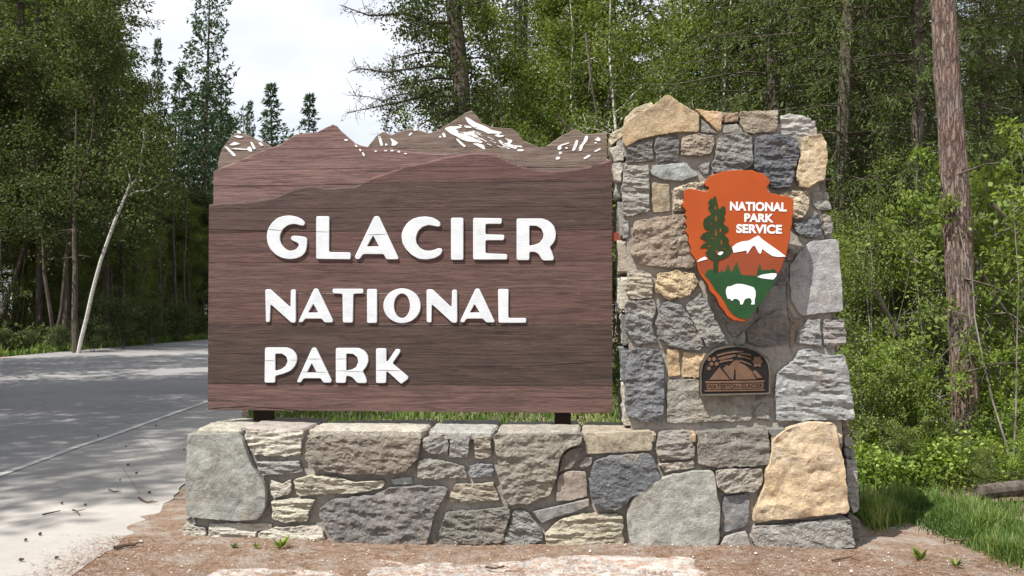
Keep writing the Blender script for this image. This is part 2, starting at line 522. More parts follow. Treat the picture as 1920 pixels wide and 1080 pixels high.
s_(cA, [(440,155),(520,120),(830,130),(815,290),(700,300),(500,290),(470,230)], CREAM, 'strata')
s_(cA, [(520,335),(800,330),(830,400),(720,415),(560,425),(530,380)], GREY, 'strata')
s_(cA, [(615,450),(690,480),(750,450),(750,540),(640,570),(620,540)], CREAM, 'rough')
s_(cA, [(770,450),(880,420),(1050,430),(1170,465),(1360,450),(1370,485),(1330,510),(1160,540),(960,545),(800,560),(780,510)], (.42,.385,.31), 'strata', .01)
s_(cA, [(630,590),(750,575),(910,580),(870,660),(860,720),(700,735),(630,700)], (.44,.41,.33), 'strata', .01)
s_(cA, [(860,190),(950,150),(1250,165),(1500,165),(1600,175),(1590,300),(1500,400),(1400,415),(1200,415),(1000,400),(870,360),(850,280)], BROWN, 'rough', .03, bulge=.01)
s_(cA, [(1000,580),(1300,545),(1400,500),(1600,490),(1780,500),(1760,560),(1690,680),(1660,800),(1640,890),(1400,915),(1040,915),(1010,800),(960,720),(940,650)], (.225,.215,.205), 'rough', .03)
s_(cA, [(1400,450),(1540,430),(1545,482),(1420,488)], AQUA, 'smooth', -.01)
s_(cB, [(45,180),(200,150),(215,220),(205,290),(80,285),(45,250)], GREY, 'rough')
s_(cB, [(225,165),(358,160),(342,310),(216,305)], GREY, 'rough')
s_(cB, [(378,170),(480,155),(500,290),(440,320),(380,310)], TAN, 'strata', -.005)
s_(cB, [(10,330),(60,310),(200,330),(320,370),(338,440),(60,450),(10,440)], (.30,.285,.25), 'rough')
s_(cB, [(345,365),(400,345),(500,350),(505,430),(352,440)], (.25,.27,.29), 'rough', -.008)
s_(cB, [(260,480),(510,470),(545,590),(400,600),(220,600),(215,560)], TAN, 'strata')
s_(cB, [(505,150),(1080,140),(1085,215),(1000,235),(950,285),(920,420),(880,540),(730,610),(580,605),(555,480),(530,320)], (.29,.26,.22), 'rough', .03, bulge=.01)
s_(cB, [(1000,255),(1085,238),(1080,300),(1020,370),(930,405),(955,300)], BROWN, 'rough')
s_(cB, [(200,660),(400,650),(590,630),(620,660),(570,850),(400,890),(130,890),(170,740)], (.24,.225,.20), 'rough', .01)
s_(cB, [(640,650),(690,645),(740,680),(810,760),(830,850),(700,890),(560,880),(610,740)], GREEN_G, 'rough', -.01)
s_(cB, [(760,660),(1130,575),(1130,620),(1050,660),(900,700),(820,740)], (.27,.26,.25), 'smooth')
s_(cB, [(930,420),(1010,390),(1110,400),(1120,560),(1000,590),(915,590),(920,480)], (.30,.25,.21), 'smooth')
s_(cB, [(1062,358),(1110,300),(1160,312),(1135,375),(1070,380)], GREY, 'rough', -.01)
s_(cB, [(1100,145),(1540,130),(1545,260),(1350,275),(1110,285)], (.33,.285,.22), 'smooth')
s_(cB, [(1165,330),(1280,285),(1500,280),(1540,290),(1600,440),(1500,510),(1400,570),(1340,640),(1200,640),(1145,580),(1135,430)], BLUE, 'rough', .03, amp=.012)
s_(cB, [(860,780),(960,700),(1080,675),(1320,670),(1355,700),(1355,880),(1000,890),(850,880),(840,820)], (.40,.36,.28), 'strata', 0)
s_(cC, [(260,140),(470,130),(490,170),(495,300),(440,325),(260,325),(240,260)], (.27,.245,.225), 'strata', 0, bulge=.01)
s_(cC, [(265,350),(490,325),(500,375),(300,405)], CREAM, 'rough', -.01)
s_(cC, [(530,140),(700,125),(960,120),(985,180),(985,350),(900,360),(640,375),(520,350),(515,220)], (.24,.225,.20), 'rough', .01, amp=.012)
s_(cC, [(290,430),(460,395),(610,385),(630,430),(640,560),(665,620),(650,880),(300,890),(85,885),(60,800),(50,680),(80,580),(160,510)], (.31, .31, .28), 'smooth', .02)
s_(cC, [(630,390),(700,375),(940,375),(940,470),(900,530),(700,540),(640,500)], (.38,.34,.29), 'rough', .01)
s_(cC, [(690,560),(840,545),(860,600),(850,740),(830,770),(670,800),(660,720)], (.20,.20,.21), 'smooth', -.01)
s_(cC, [(690,825),(830,785),(850,830),(870,890),(655,890)], GREY, 'smooth', 0)
s_(cC, [(1000,190),(1100,110),(1250,70),(1415,85),(1430,200),(1470,350),(1500,660),(1250,690),(1000,710),(880,730),(870,690),(900,600),(950,480),(950,400),(990,300)], (.49, .41, .30), 'sand', .03)
s_(cC, [(870,750),(1000,745),(1250,720),(1500,695),(1530,780),(1545,890),(1300,930),(920,910),(850,830)], (.34,.33,.30), 'rough', .02, amp=.012)
s_(cC, [(960,118),(1090,112),(1075,150),(1010,178),(985,150)], GREY_D, 'smooth', .0)
for pts, col, st, pr, k in S:
    stone(face(pts, 0), local(base_T, map_front(0.0)), base, jitc(col, .05), st, pr, **k)
# right-hand end, set back
XR = on_y(1583, 900, .3).x
for pts, col in (([(1586,860),(1606,862),(1612,955),(1600,962),(1590,940)], GREY_L), ([(1590,965),(1612,972),(1612,1015),(1592,1018)], BROWN), ([(1578,800),(1592,800),(1596,815),(1580,816)], BROWN),
                 ([(1582,818),(1598,822),(1600,836),(1584,838)], CREAM), ([(1583,840),(1602,842),(1603,858),(1585,858)], GREY)):
    stone(face(pts, .22), local(base_T, map_front(.22)), base, col, 'rough', 0, .3)
xl = on_y(352, 900, 0).x; xr = on_y(1588, 900, 0).x
lm = lambda m: local(base_T, m)
fill_wall(base, lm(map_left(xl + .0, .0)), .06, .62, .0, BASE_TOP - .01, 4, .14, .28)
fill_wall(base, lm(map_right(xr - .02)), .09, .30, .02, BASE_TOP - .01, 4, .1, .2)
fill_wall(base, lm(map_right(xr + .07)), .34, .62, .02, BASE_TOP - .01, 4, .12, .2)
fill_wall(base, lm(map_back(.68)), xl + .02, xr, .0, BASE_TOP - .01, 4, .18, .5)
# slabs on top of the base
caps = [(352, 455, CREAM), (455, 572, PINK), (575, 798, CREAM), (800, 928, GREY_L), (930, 1088, (.42,.38,.33)), (1090, 1235, (.46,.40,.31)), (1237, 1310, ORNG), (1312, 1440, CREAM), (1442, 1586, YELLOW)]
for a, b, col in caps:
    x0, x1 = on_y(a, 812, 0).x + .006, on_y(b, 812, 0).x - .006
    if a == 352: x0 += .05
    j = lambda s=.012: random.uniform(-s, s)
    m = (x0 + x1) / 2 + j(.05)
    yc = .33 + j(.05)
    stone([(x0 + .01, .0 + j(.008)), (m, .004 + j()), (x1 - .01, .0 + j(.008)), (x1, .15), (x1 + j(), yc), (m + j(.03), yc + j()), (x0, yc + j()), (x0 + j() * .5, .15)],
          lm(map_top(BASE_TOP + .022 + j(.006))), base, jitc(col), random.choice(['smooth', 'rough', 'strata']), 0, .06, bulge=.003, amp=.005, rad=.014)
    stone([(x0 + .01, yc + .02), (m, yc + .02), (x1 - .01, yc + .02), (x1, .5), (x1 - .02, .67), (m, .68), (x0 + .02, .67), (x0, .5)],
          lm(map_top(BASE_TOP + .015 + j(.008))), base, jitc(col), random.choice(['smooth', 'rough', 'strata']), 0, .06, bulge=.003, amp=.006, rad=.014)
xa, xb = xl + .05, xr - .05
box('mortar_core', xa - base_T.x, xb - base_T.x, .045 - base_T.y, .63 - base_T.y, -.12, BASE_TOP - .03, MORTAR, base)

# pillar
pil = empty('stone_pillar', (1.55, .33, BASE_TOP)); pil_T = pil.location.copy()
tag(pil, 'tall tapering masonry pillar of mixed fieldstone with a pointed tan stone on top', 'stone pillar')
cD, cE = crop(1130, 160, 3.376), crop(1130, 460, 3.086)
cI = lambda p: p
S = []
s_(cD, [(120,370),(130,260),(160,220),(330,125),(400,60),(550,155),(612,185),(608,300),(500,298),(330,322),(230,345),(150,392)], (.38, .315, .23), 'sand', .02, amp=.008)
s_(cD, [(340,330),(480,310),(490,350),(480,480),(340,490),(325,400)], (.17,.16,.155), 'strata', .01)
s_(cD, [(180,375),(320,335),(320,480),(150,490),(150,410)], (.19,.175,.165), 'rough')
s_(cD, [(500,330),(600,305),(700,320),(705,370),(690,440),(560,450),(490,440)], (.34,.29,.23), 'rough', .01)
s_(cD, [(600,520),(640,490),(680,480),(672,560),(640,575)], GREY, 'rough', -.01)
s_(cD, [(720,330),(850,305),(945,320),(945,520),(860,545),(690,550),(690,510),(715,430)], (.26,.25,.24), 'rough', .02)
s_(cD, [(965,330),(1080,310),(1235,340),(1235,440),(1210,560),(1190,650),(1080,660),(1040,620),(1000,560),(958,530)], (.135, .14, .155), 'rough', .03)
s_(cD, [(1260,330),(1380,315),(1410,360),(1420,480),(1390,600),(1290,655),(1240,650),(1220,590),(1222,530),(1252,440)], (.47,.405,.30), 'sand', .04)
s_(cD, [(1120,190),(1200,175),(1320,200),(1340,280),(1330,310),(1250,318),(1115,305),(1135,240)], (.36,.35,.34), 'strata', -.02)
s_(cD, [(870,170),(1110,155),(1108,240),(1085,298),(960,305),(905,308),(872,250)], (.32,.27,.215), 'rough', .01, amp=.01)
s_(cD, [(772,170),(860,170),(855,230),(772,235)], (.36,.27,.18), 'rough')
s_(cD, [(590,150),(758,165),(752,270),(735,300),(685,250)], (.42, .31, .20), 'sand')
s_(cD, [(622,205),(640,225),(680,265),(728,305),(622,300)], (.26,.25,.23), 'rough')
s_(cD, [(772,252),(850,242),(890,305),(755,303)], (.27,.26,.24), 'smooth')
s_(cD, [(135,510),(290,500),(300,800),(130,830),(120,650)], (.30,.285,.26), 'strata', .02)
s_(cD, [(308,510),(530,490),(560,530),(610,570),(500,608),(370,595),(308,567)], AQUA, 'smooth', .01)
s_(cD, [(312,615),(420,625),(430,800),(312,805)], (.36,.29,.20), 'smooth')
s_(cD, [(450,650),(560,620),(640,612),(672,650),(700,700),(690,790),(500,795),(442,800)], (.58,.50,.38), 'rough', .02)
s_(cD, [(75,550),(128,525),(118,610),(75,600)], CREAM, 'rough', -.02)
s_(cD, [(130,860),(168,850),(168,960),(130,970)], (.34,.34,.34), 'rough', -.01)
s_(cI, [(1187,415),(1262,402),(1300,404),(1330,430),(1332,490),(1292,503),(1240,502),(1198,495),(1183,478)], (.34,.275,.215), 'rough', .02, amp=.015)
s_(cD, [(1120,690),(1160,668),(1290,672),(1310,730),(1280,830),(1215,845),(1120,800)], (.56,.48,.36), 'rough', .02)
s_(cD, [(1325,670),(1430,672),(1448,780),(1390,790),(1332,760)], (.33,.325,.30), 'rough', -.01)
s_(cD, [(1200,880),(1240,860),(1370,812),(1395,955),(1280,970),(1230,930)], (.19,.195,.21), 'rough')
s_(cD, [(1390,812),(1440,822),(1465,930),(1410,955)], GREY, 'rough')
s_(cI, [(1500,470),(1520,452),(1572,448),(1581,584),(1500,592),(1482,560),(1480,500)], (.33,.33,.33), 'smooth', .01)
s_(cE, [(150,150),(230,140),(285,170),(288,300),(160,315),(130,260)], (.38,.335,.27), 'strata', .01)
s_(cE, [(310,165),(420,145),(540,165),(555,210),(500,290),(370,315),(305,270)], (.58,.46,.30), 'rough', .02)
s_(cE, [(130,320),(300,315),(308,380),(285,460),(300,520),(330,565),(200,575),(130,500)], (.23,.23,.235), 'rough', .01)
s_(cE, [(325,325),(450,340),(520,440),(590,590),(560,608),(430,598),(315,540),(310,440)], (.24,.235,.23), 'rough', .02)
s_(cE, [(480,350),(570,270),(640,400),(730,570),(600,588),(540,480)], (.32,.315,.30), 'rough', .01)
s_(cE, [(600,250),(700,240),(860,260),(880,420),(820,470),(760,540),(690,440)], GREY, 'rough')
s_(cE, [(835,480),(900,430),(1000,380),(1060,400),(1070,560),(960,590),(835,570)], (.22,.215,.205), 'rough')
s_(cE, [(760,560),(825,480),(825,575),(770,580)], GREY, 'rough', -.01)
s_(cE, [(900,250),(1060,220),(1070,370),(1000,370),(900,400)], (.24,.24,.24), 'smooth')
s_(cI, [(1482,465),(1496,475),(1476,500),(1478,575),(1488,592),(1478,600),(1474,480)], BROWN, 'rough', -.01)
s_(cE, [(1085,420),(1180,415),(1120,480),(1110,570),(1085,600)], (.33,.26,.21), 'rough', -.01)
s_(cE, [(1130,490),(1190,425),(1262,425),(1268,590),(1180,575),(1120,560)], (.33,.33,.32), 'rough')
s_(cE, [(1282,435),(1400,425),(1410,570),(1300,600),(1278,560)], (.28,.26,.25), 'strata')
s_(cE, [(1005,730),(1090,685),(1140,600),(1210,605),(1280,635),(1390,635),(1420,750),(1455,1010),(1200,1012),(1000,1018),(995,850)], (.31,.315,.32), 'strata', .03)
s_(cE, [(140,620),(200,590),(330,605),(360,700),(350,1020),(220,1020),(130,980),(130,800)], (.18,.185,.195), 'rough', .02)
s_(cE, [(372,600),(440,602),(450,750),(382,765)], (.44, .34, .22), 'sand')
s_(cE, [(465,615),(570,625),(640,640),(640,765),(460,762)], (.46, .36, .25), 'sand')
s_(cE, [(375,780),(560,775),(700,790),(862,800),(864,1018),(700,1022),(370,1030)], (.32,.30,.26), 'rough', .0, amp=.012)
s_(cE, [(890,935),(930,905),(970,930),(970,1010),(885,1010)], (.36,.34,.30), 'rough')
s_(cE, [(660,640),(960,640),(975,780),(850,785),(700,775)], GREY, 'rough', -.01)
s_(cE, [(890,800),(975,790),(975,890),(925,885),(885,910)], (.3,.29,.27), 'rough', -.01)
s_(cI, [(1300,470),(1370,440),(1470,440),(1478,530),(1440,545),(1340,550)], (.25,.24,.23), 'rough')
s_(cI, [(1340,345),(1420,335),(1445,360),(1458,440),(1345,440)], (.27,.25,.23), 'rough')
for pts, col, st, pr, k in S:
    stone(face(pts, Y_PIL), local(pil_T, map_front(Y_PIL)), pil, jitc(col, .05), st, pr, **k)
# left return of the pillar (sunny side), right return, back and top
pl_b, pl_t = on_y(1170, 790, Y_PIL).x, on_y(1158, 300, Y_PIL).x
pr_b, pr_t = on_y(1596, 790, Y_PIL).x, on_y(1540, 230, Y_PIL).x
zt = on_y(1400, 215, Y_PIL).z; zl = on_y(1158, 300, Y_PIL).z
kl = (pl_t - pl_b) / (zl - BASE_TOP); kr = (pr_t - pr_b) / (zt - BASE_TOP)
pm = lambda m: local(pil_T, m)
fill_wall(pil, pm(lambda u, v, w: (pl_b + kl * (v - BASE_TOP) + w, u, v)), Y_PIL + .09, .66, BASE_TOP + .03, zt - .08, 8, .16, .32, .0)
fill_wall(pil, pm(lambda u, v, w: (pr_b + kr * (v - BASE_TOP) - w, u, v)), Y_PIL + .09, .66, BASE_TOP + .03, zt - .05, 8, .16, .32, .0)
fill_wall(pil, pm(map_back(.70)), pl_b + .06, pr_t, BASE_TOP + .03, zt - .05, 8, .2, .42)
# the two pale stones on the left shoulder
for pts, col, yy in (([(1172,222),(1190,203),(1222,190),(1228,200),(1205,216),(1180,232),(1166,258),(1146,272),(1140,262),(1148,248),(1168,238)], (.62,.53,.38), .16),
                     ([(1142,278),(1160,272),(1168,284),(1170,300),(1152,304)], CREAM, .16), ([(1148,308),(1166,304),(1168,322),(1156,345),(1150,330)], CREAM, .14)):
    stone(face(pts, yy), local(pil_T, map_front(yy)), pil, col, 'rough', 0, .28, amp=.008)
x = pl_b + .12
while x < pr_t - .1:
    w = random.uniform(.2, .34)
    if x + w > pr_t - .12: w = pr_t - x
    hh = zt - .02 + random.uniform(-.03, .02)
    for (ya, yb) in ((Y_PIL + .1, .38), (.40, .68)):
        stone([(x + .01, ya), (x + w - .01, ya + .01), (x + w - .015, yb - .01), (x + .02, yb)], pm(map_top(hh)), pil, jitc(random.choice([TAN, GREY_L, CREAM])), 'rough', 0, .08)
    x += w
i_ = .05
box_mesh('mortar_core', [tuple(Vector(p) - pil_T) for p in ((pl_b + i_, Y_PIL + .024, BASE_TOP - .0), (pr_b - i_, Y_PIL + .024, BASE_TOP - .0), (pr_t - i_, Y_PIL + .024, zt - .06), (pl_t + .16, Y_PIL + .024, zt - .06), (pl_t + i_, Y_PIL + .024, zl - .02))],
         [tuple(Vector(p) - pil_T) for p in ((pl_b + i_, .65, BASE_TOP - .0), (pr_b - i_, .65, BASE_TOP - .0), (pr_t - i_, .65, zt - .06), (pl_t + .16, .65, zt - .06), (pl_t + i_, .65, zl - .02))], MORTAR, pil)

# ------------------------------------------------------------------ the timber sign
Y_S = .33
sign = empty('park_sign', (on_y(768, 780, Y_S).x, Y_S + .1, BASE_TOP)); sign_T = sign.location.copy()
tag(sign, 'large brown plank sign reading GLACIER NATIONAL PARK with carved mountain skyline', 'sign')
def off(o, T):
    o.data.transform(__import__('mathutils').Matrix.Translation(-T)); return o
cS = crop(380, 190, 2.4615)
front = cS([(35,475),(60,468),(90,465),(140,464),(200,462),(270,452),(330,440),(380,420),(430,400),(470,389),(510,385),(535,393),(560,400),(630,393),(700,390),(740,375),(780,350),(840,330),(900,310),(980,288),(1060,270),(1120,255),(1180,245),(1230,237),(1270,235),(1310,236),(1340,240),(1370,253),(1400,270),(1435,286),(1470,300),(1530,312),(1600,318),(1660,315),(1720,308),(1780,299),(1820,290),(1850,278),(1885,262)])
middle = cS([(52,322),(72,312),(95,300),(130,288),(200,258),(260,232),(300,216),(350,202),(390,175),(430,152),(480,144),(530,140),(565,122),(600,105),(615,110),(632,130),(665,160),(700,190),(730,203),(760,210),(800,214),(850,212),(900,222),(960,232),(1030,238),(1100,243),(1200,250),(1350,262)])
back = cS([(72,275),(85,222),(108,190),(130,160),(160,140),(190,150),(220,160),(255,178),(290,190),(320,215),(350,232),(700,232),(760,212),(780,185),(800,160),(830,140),(850,146),(870,155),(905,140),(940,130),(980,125),(1010,136),(1040,145),(1070,140),(1100,125),(1140,100),(1180,75),(1215,52),(1240,40),(1265,65),(1290,100),(1330,118),(1430,125),(1455,148),(1480,180),(1520,197),(1570,212),(1590,205),(1610,190),(1660,155),(1690,142),(1720,125),(1740,138),(1760,150),(1800,150),(1862,143)])
Z = lambda py: on_y(770, py, Y_S).z
joints = [on_y(770, py, Y_S).z for py in (180, 228, 274, 313, 343, 389, 433, 491, 550, 608, 665, 722, 772)]
plank_col = {5: (0.076,0.046,0.040), 4: (0.096,0.052,0.045), 6: (0.070,0.042,0.036), 7: (0.096,0.053,0.046), 8: (0.106,0.061,0.053), 9: (0.098,0.055,0.047), 10: (0.064,0.040,0.033), 11: (0.059,0.038,0.031), 12: (0.112,0.065,0.056)}
def strip_polys(outline, z_hi, z_lo, x_r):
    """pieces of the area under the outline between two heights; flag marks the carved edge"""
    xs = np.unique(np.concatenate([np.linspace(outline[0][0], x_r, 260), [p[0] for p in outline]]))
    ox, oz = [p[0] for p in outline], [p[1] for p in outline]
    tops = np.interp(xs, ox, oz)
    segs, cur = [], []
    for X, T in zip(xs, tops):
        T += noise.noise(Vector((X * 9, 1, 0))) * .004 + noise.noise(Vector((X * 30, 5, 0))) * .0015
        if T > z_lo + .004: cur.append((float(X), float(min(T, z_hi)), T < z_hi))
        elif cur: segs.append(cur); cur = []
    if cur: segs.append(cur)
    out = []
    for s in segs:
        if s[-1][0] - s[0][0] < .03: continue
        t = [s[0]] + [s[i] for i in range(1, len(s) - 1) if s[i][2] or s[i - 1][2] or s[i + 1][2]] + [s[-1]]
        out.append(t + [(t[-1][0], z_lo, False), (t[0][0], z_lo, False)])
    return out
def plank_mesh(pts, y, thick, ch):
    n = len(pts); V = []
    for k, (x, z, fl) in enumerate(pts):              # front face, pulled down where the edge is carved
        zz = z - (ch if fl else .0012); 
        if not fl and k >= n - 2: zz = z + .0012
        zz = max(zz, pts[-1][1] + .0015) if fl else zz
        V.append((x, y, zz))
    for x, z, fl in pts: V.append((x, y + (ch * .9 if fl else .0015), z))
    for x, z, fl in pts: V.append((x, y + thick, z))
    F = [tuple(range(n)), tuple(range(3 * n - 1, 2 * n - 1, -1))]
    for r_ in (0, 1):
        for k in range(n):
            q = (k + 1) % n; F.append((r_ * n + k, (r_ + 1) * n + k, (r_ + 1) * n + q, r_ * n + q))
    me = bpy.data.meshes.new('plank'); me.from_pydata(V, [], F)
    bm = bmesh.new(); bm.from_mesh(me); bmesh.ops.recalc_face_normals(bm, faces=bm.faces); bmesh.ops.triangulate(bm, faces=[f for f in bm.faces if len(f.verts) > 4]); bm.to_mesh(me); bm.free()
    return me
def layer(outline_px, y, x_l, x_r, lo, hi, cols, thick, bev):
    o = face(outline_px, y)
    o = [(x_l, o[0][1])] + [p for p in o if x_l < p[0] < x_r] + [(x_r, o[-1][1])]
    for k in range(lo, hi):
        z1, z0 = joints[k], joints[k + 1]
        for pl in strip_polys(o, z1 - .0010, z0 + .0010, x_r):
            ob = link('plank', plank_mesh(pl, y + random.uniform(0, .0025), thick, bev), WOOD, sign, jitc(cols(k + 1), .05))
            off(ob, sign_T)
xL, xR = on_y(390.5, 575, Y_S).x, on_y(1148, 575, Y_S).x
layer(front, Y_S, xL, xR, 0, 12, lambda k: plank_col.get(k, (.11,.06,.055)), .055, .016)
layer(middle, Y_S + .058, on_y(400, 350, Y_S + .058).x, on_y(930, 300, Y_S + .058).x, 0, 5, lambda k: (.155,.095,.086), .045, .009)
layer(back, Y_S + .106, on_y(409, 300, Y_S + .106).x, on_y(1138, 300, Y_S + .106).x, 0, 5, lambda k: (.165,.125,.102), .045, .006)
# snow patches painted on the far range
cS3, cS4 = crop(400, 200, 4.8), crop(760, 190, 4.8)
snow_b = [cS3(p) for p in ([(95,355),(125,362),(210,440),(180,448)], [(140,345),(190,315),(245,335),(180,350)], [(180,265),(220,258),(275,272),(230,285)], [(205,215),(235,215),(255,240),(225,245)],
     [(330,315),(350,318),(385,380),(360,385)], [(295,375),(330,355),(350,385),(345,412),(310,395)], [(400,325),(425,318),(455,350),(430,355)], [(150,380),(200,372),(300,380),(300,390),(200,384)],
     [(1480,265),(1505,265),(1530,350),(1505,355)], [(1590,280),(1625,300),(1665,325),(1640,350),(1600,352),(1610,325)], [(1545,330),(1570,335),(1565,350),(1545,352)],
     [(1755,255),(1780,230),(1795,240),(1765,265)], [(1800,195),(1830,195),(1835,215),(1805,222)])]
snow_b += [cS4(p) for p in ([(535,140),(570,150),(640,195),(700,215),(780,258),(870,278),(860,292),(800,290),(740,290),(690,262),(640,250),(600,225),(560,190)],
     [(350,245),(400,225),(500,225),(510,238),(450,248),(480,270),(530,300),(600,320),(650,345),(700,362),(690,375),(620,368),(560,362),(510,345),(460,315),(410,292)],
     [(510,275),(560,278),(600,262),(625,262),(620,295),(660,315),(655,340),(600,315),(540,300)], [(525,215),(590,225),(600,240),(540,238)],
     [(455,335),(475,338),(548,405),(530,415),(470,362)], [(600,380),(660,378),(705,392),(722,432),(700,432),(650,402)], [(330,285),(350,280),(370,322),(345,328),(335,305)], [(302,312),(325,310),(325,328),(305,328)],
     [(800,300),(850,300),(900,310),(850,325),(820,318)], [(835,350),(865,352),(880,375),(920,375),(930,355),(900,348),(960,345),(965,360),(940,385),(980,395),(1050,400),(1055,415),(1000,412),(1000,432),(930,410),(880,395),(850,375)],
     [(1005,432),(1065,432),(1065,448),(1010,450)], [(1535,348),(1560,350),(1540,420),(1520,448),(1497,445),(1512,410)], [(1622,308),(1645,310),(1642,350),(1600,400),(1588,445),(1560,448),(1562,415),(1600,365)],
     [(1370,410),(1395,390),(1475,368),(1478,378),(1400,402),(1410,425),(1385,440),(1368,432)], [(1380,452),(1412,455),(1408,472),(1385,480)], [(1350,515),(1365,498),(1395,500),(1390,520),(1360,528)], [(1438,412),(1465,415),(1460,428),(1440,425)],
     [(1700,340),(1722,338),(1730,318),(1745,325),(1760,350),(1745,360),(1715,352)], [(1700,372),(1725,365),(1722,380),(1705,382)], [(1697,448),(1755,420),(1762,430),(1710,458)], [(1600,512),(1650,480),(1672,485),(1660,498),(1615,524)])]
for _ in range(26):
    u = random.random(); x = 845 + u * 130 + random.uniform(-8, 8); y = 232 + u * 42 + random.uniform(-9, 16); l = random.uniform(5, 15); w = random.uniform(.7, 1.5)
    snow_b.append([(x, y), (x + l, y + l * .42), (x + l - 1, y + l * .42 + w), (x - 1, y + w)])
for p in snow_b:
    off(plate('snow_patch', [round_poly(face(p, Y_S + .103), .01, 2)], Y_S + .1035, .003, .0008, SNOW, sign), sign_T)
snow_m = [cS3(p) for p in ([(1170,295),(1200,290),(1218,302),(1195,312)], [(1268,342),(1285,342),(1300,362),(1282,365)], [(1310,380),(1325,378),(1335,400),(1318,402)], [(1335,410),(1352,412),(1366,442),(1350,448)],
     [(1450,395),(1475,395),(1470,408),(1450,410)], [(1535,390),(1565,392),(1565,402),(1540,402)], [(1590,390),(1625,392),(1620,404),(1595,402)], [(1655,398),(1685,402),(1680,415),(1660,412)], [(1715,415),(1745,420),(1740,430),(1718,426)])]
for p in snow_m:
    off(plate('snow_patch', [round_poly(face(p, Y_S + .055), .008, 2)], Y_S + .0553, .003, .0008, SNOW, sign), sign_T)

# raised letters
L1, L2, L3, L4, L5 = crop(490,395,6.6207), crop(770,395,6.6207), crop(485,530,7.385), crop(735,530,7.385), crop(485,640,6.4)
def ell(x0, x1, y0, y1, n=36):
    return [((x0 + x1) / 2 + (x1 - x0) / 2 * math.cos(k / n * 6.28318), (y0 + y1) / 2 + (y1 - y0) / 2 * math.sin(k / n * 6.28318)) for k in range(n)]
GL = [
 ('G', L1, [[(545,150),(530,185),(490,185),(440,170),(390,165),(330,180),(270,225),(235,290),(230,350),(245,410),(280,460),(330,495),(380,500),(430,480),(460,445),(465,415),(440,395),(390,375),(362,350),(375,318),(420,310),(540,325),(570,350),(565,450),(545,520),(500,565),(430,595),(350,603),(260,590),(180,550),(110,480),(75,400),(65,320),(80,230),(130,150),(200,90),(280,65),(360,60),(440,75),(510,110)]]),
 ('L', L1, [[(680,70),(845,70),(840,515),(1110,520),(1110,605),(680,600)]]),
 ('A', L1, [[(1402,68),(1460,68),(1705,590),(1690,605),(1550,605),(1520,540),(1260,540),(1225,600),(1180,605),(1158,580),(1170,550)], [(1387,310),(1460,445),(1310,445)]]),
 ('C', L2, [[(370,150),(370,190),(340,200),(290,190),(220,178),(150,200),(95,250),(65,330),(70,400),(110,460),(170,495),(240,500),(300,485),(340,465),(385,470),(395,500),(370,550),(300,590),(200,608),(100,600),(10,550),(-60,480),(-105,400),(-115,300),(-90,220),(-40,150),(30,100),(110,78),(190,72),(270,85),(330,115)]]),
 ('I', L2, [[(500,88),(655,88),(655,612),(500,612)]]),
 ('E', L2, [[(775,90),(1135,95),(1130,165),(930,165),(930,295),(1165,300),(1160,368),(930,368),(930,530),(1200,540),(1200,608),(775,608)]]),
 ('R', L2, [[(1315,98),(1640,98),(1720,130),(1780,190),(1805,270),(1800,350),(1770,410),(1725,450),(1755,510),(1780,590),(1770,620),(1640,620),(1610,580),(1590,540),(1540,512),(1475,512),(1475,615),(1315,615)], [(1475,188),(1560,190),(1620,225),(1650,290),(1640,350),(1600,400),(1540,425),(1475,435)]]),
 ('N', L3, [[(90,95),(160,90),(440,345),(445,95),(515,95),(515,530),(500,558),(450,555),(165,300),(155,545),(100,550)]]),
 ('A', L3, [[(768,82),(818,82),(1030,520),(1020,553),(910,553),(875,500),(640,500),(605,553),(555,545),(560,520)], [(757,295),(825,415),(685,415)]]),
 ('T', L3, [[(1020,85),(1450,85),(1450,150),(1312,155),(1305,555),(1165,555),(1160,155),(1025,150)]]),
 ('I', L3, [[(1500,88),(1640,88),(1640,560),(1500,560)]]),
 ('O', L4, [ell(-121,398,80,563), ell(28,248,152,492)]),
 ('N', L4, [[(478,95),(560,92),(825,345),(832,98),(902,98),(905,530),(890,558),(830,555),(552,300),(548,555),(480,550)]]),
 ('A', L4, [[(1158,82),(1208,82),(1420,530),(1415,553),(1300,553),(1262,500),(1030,500),(1000,553),(950,548),(950,520)], [(1143,300),(1215,415),(1078,415)]]),
 ('L', L4, [[(1468,88),(1615,88),(1612,490),(1860,490),(1860,558),(1475,558)]]),
 ('P', L5, [[(75,75),(340,75),(410,105),(455,160),(465,220),(440,290),(390,350),(300,390),(200,415),(198,498),(70,498)], [(200,150),(280,150),(330,185),(348,240),(320,300),(270,335),(200,355)]]),
 ('A', L5, [[(643,76),(687,76),(878,470),(865,498),(775,498),(745,445),(535,445),(505,498),(460,490),(465,470)], [(637,265),(695,375),(580,375)]]),
 ('R', L5, [[(925,80),(1200,80),(1270,115),(1312,170),(1318,240),(1290,310),(1248,355),(1290,440),(1298,490),(1285,502),(1180,502),(1150,460),(1110,425),(1052,412),(1045,500),(925,500)], [(1052,150),(1130,152),(1180,190),(1195,245),(1170,310),(1120,340),(1052,352)]]),
 ('K', L5, [[(1408,85),(1533,85),(1533,240),(1550,240),(1650,88),(1700,100),(1700,130),(1605,265),(1795,425),(1795,450),(1715,510),(1700,505),(1545,365),(1533,370),(1530,502),(1408,502)]]),
]
for ch, cf, rings in GL:
    rr = [round_poly(face(cf(g), Y_S - .012), .014 if k == 0 else .006, 4) for k, g in enumerate(rings)]
    ob = off(plate('letter', rr, Y_S - .013, .016, .0035, LETTER, sign), sign_T)
    ob['label'] = 'raised white letter ' + ch
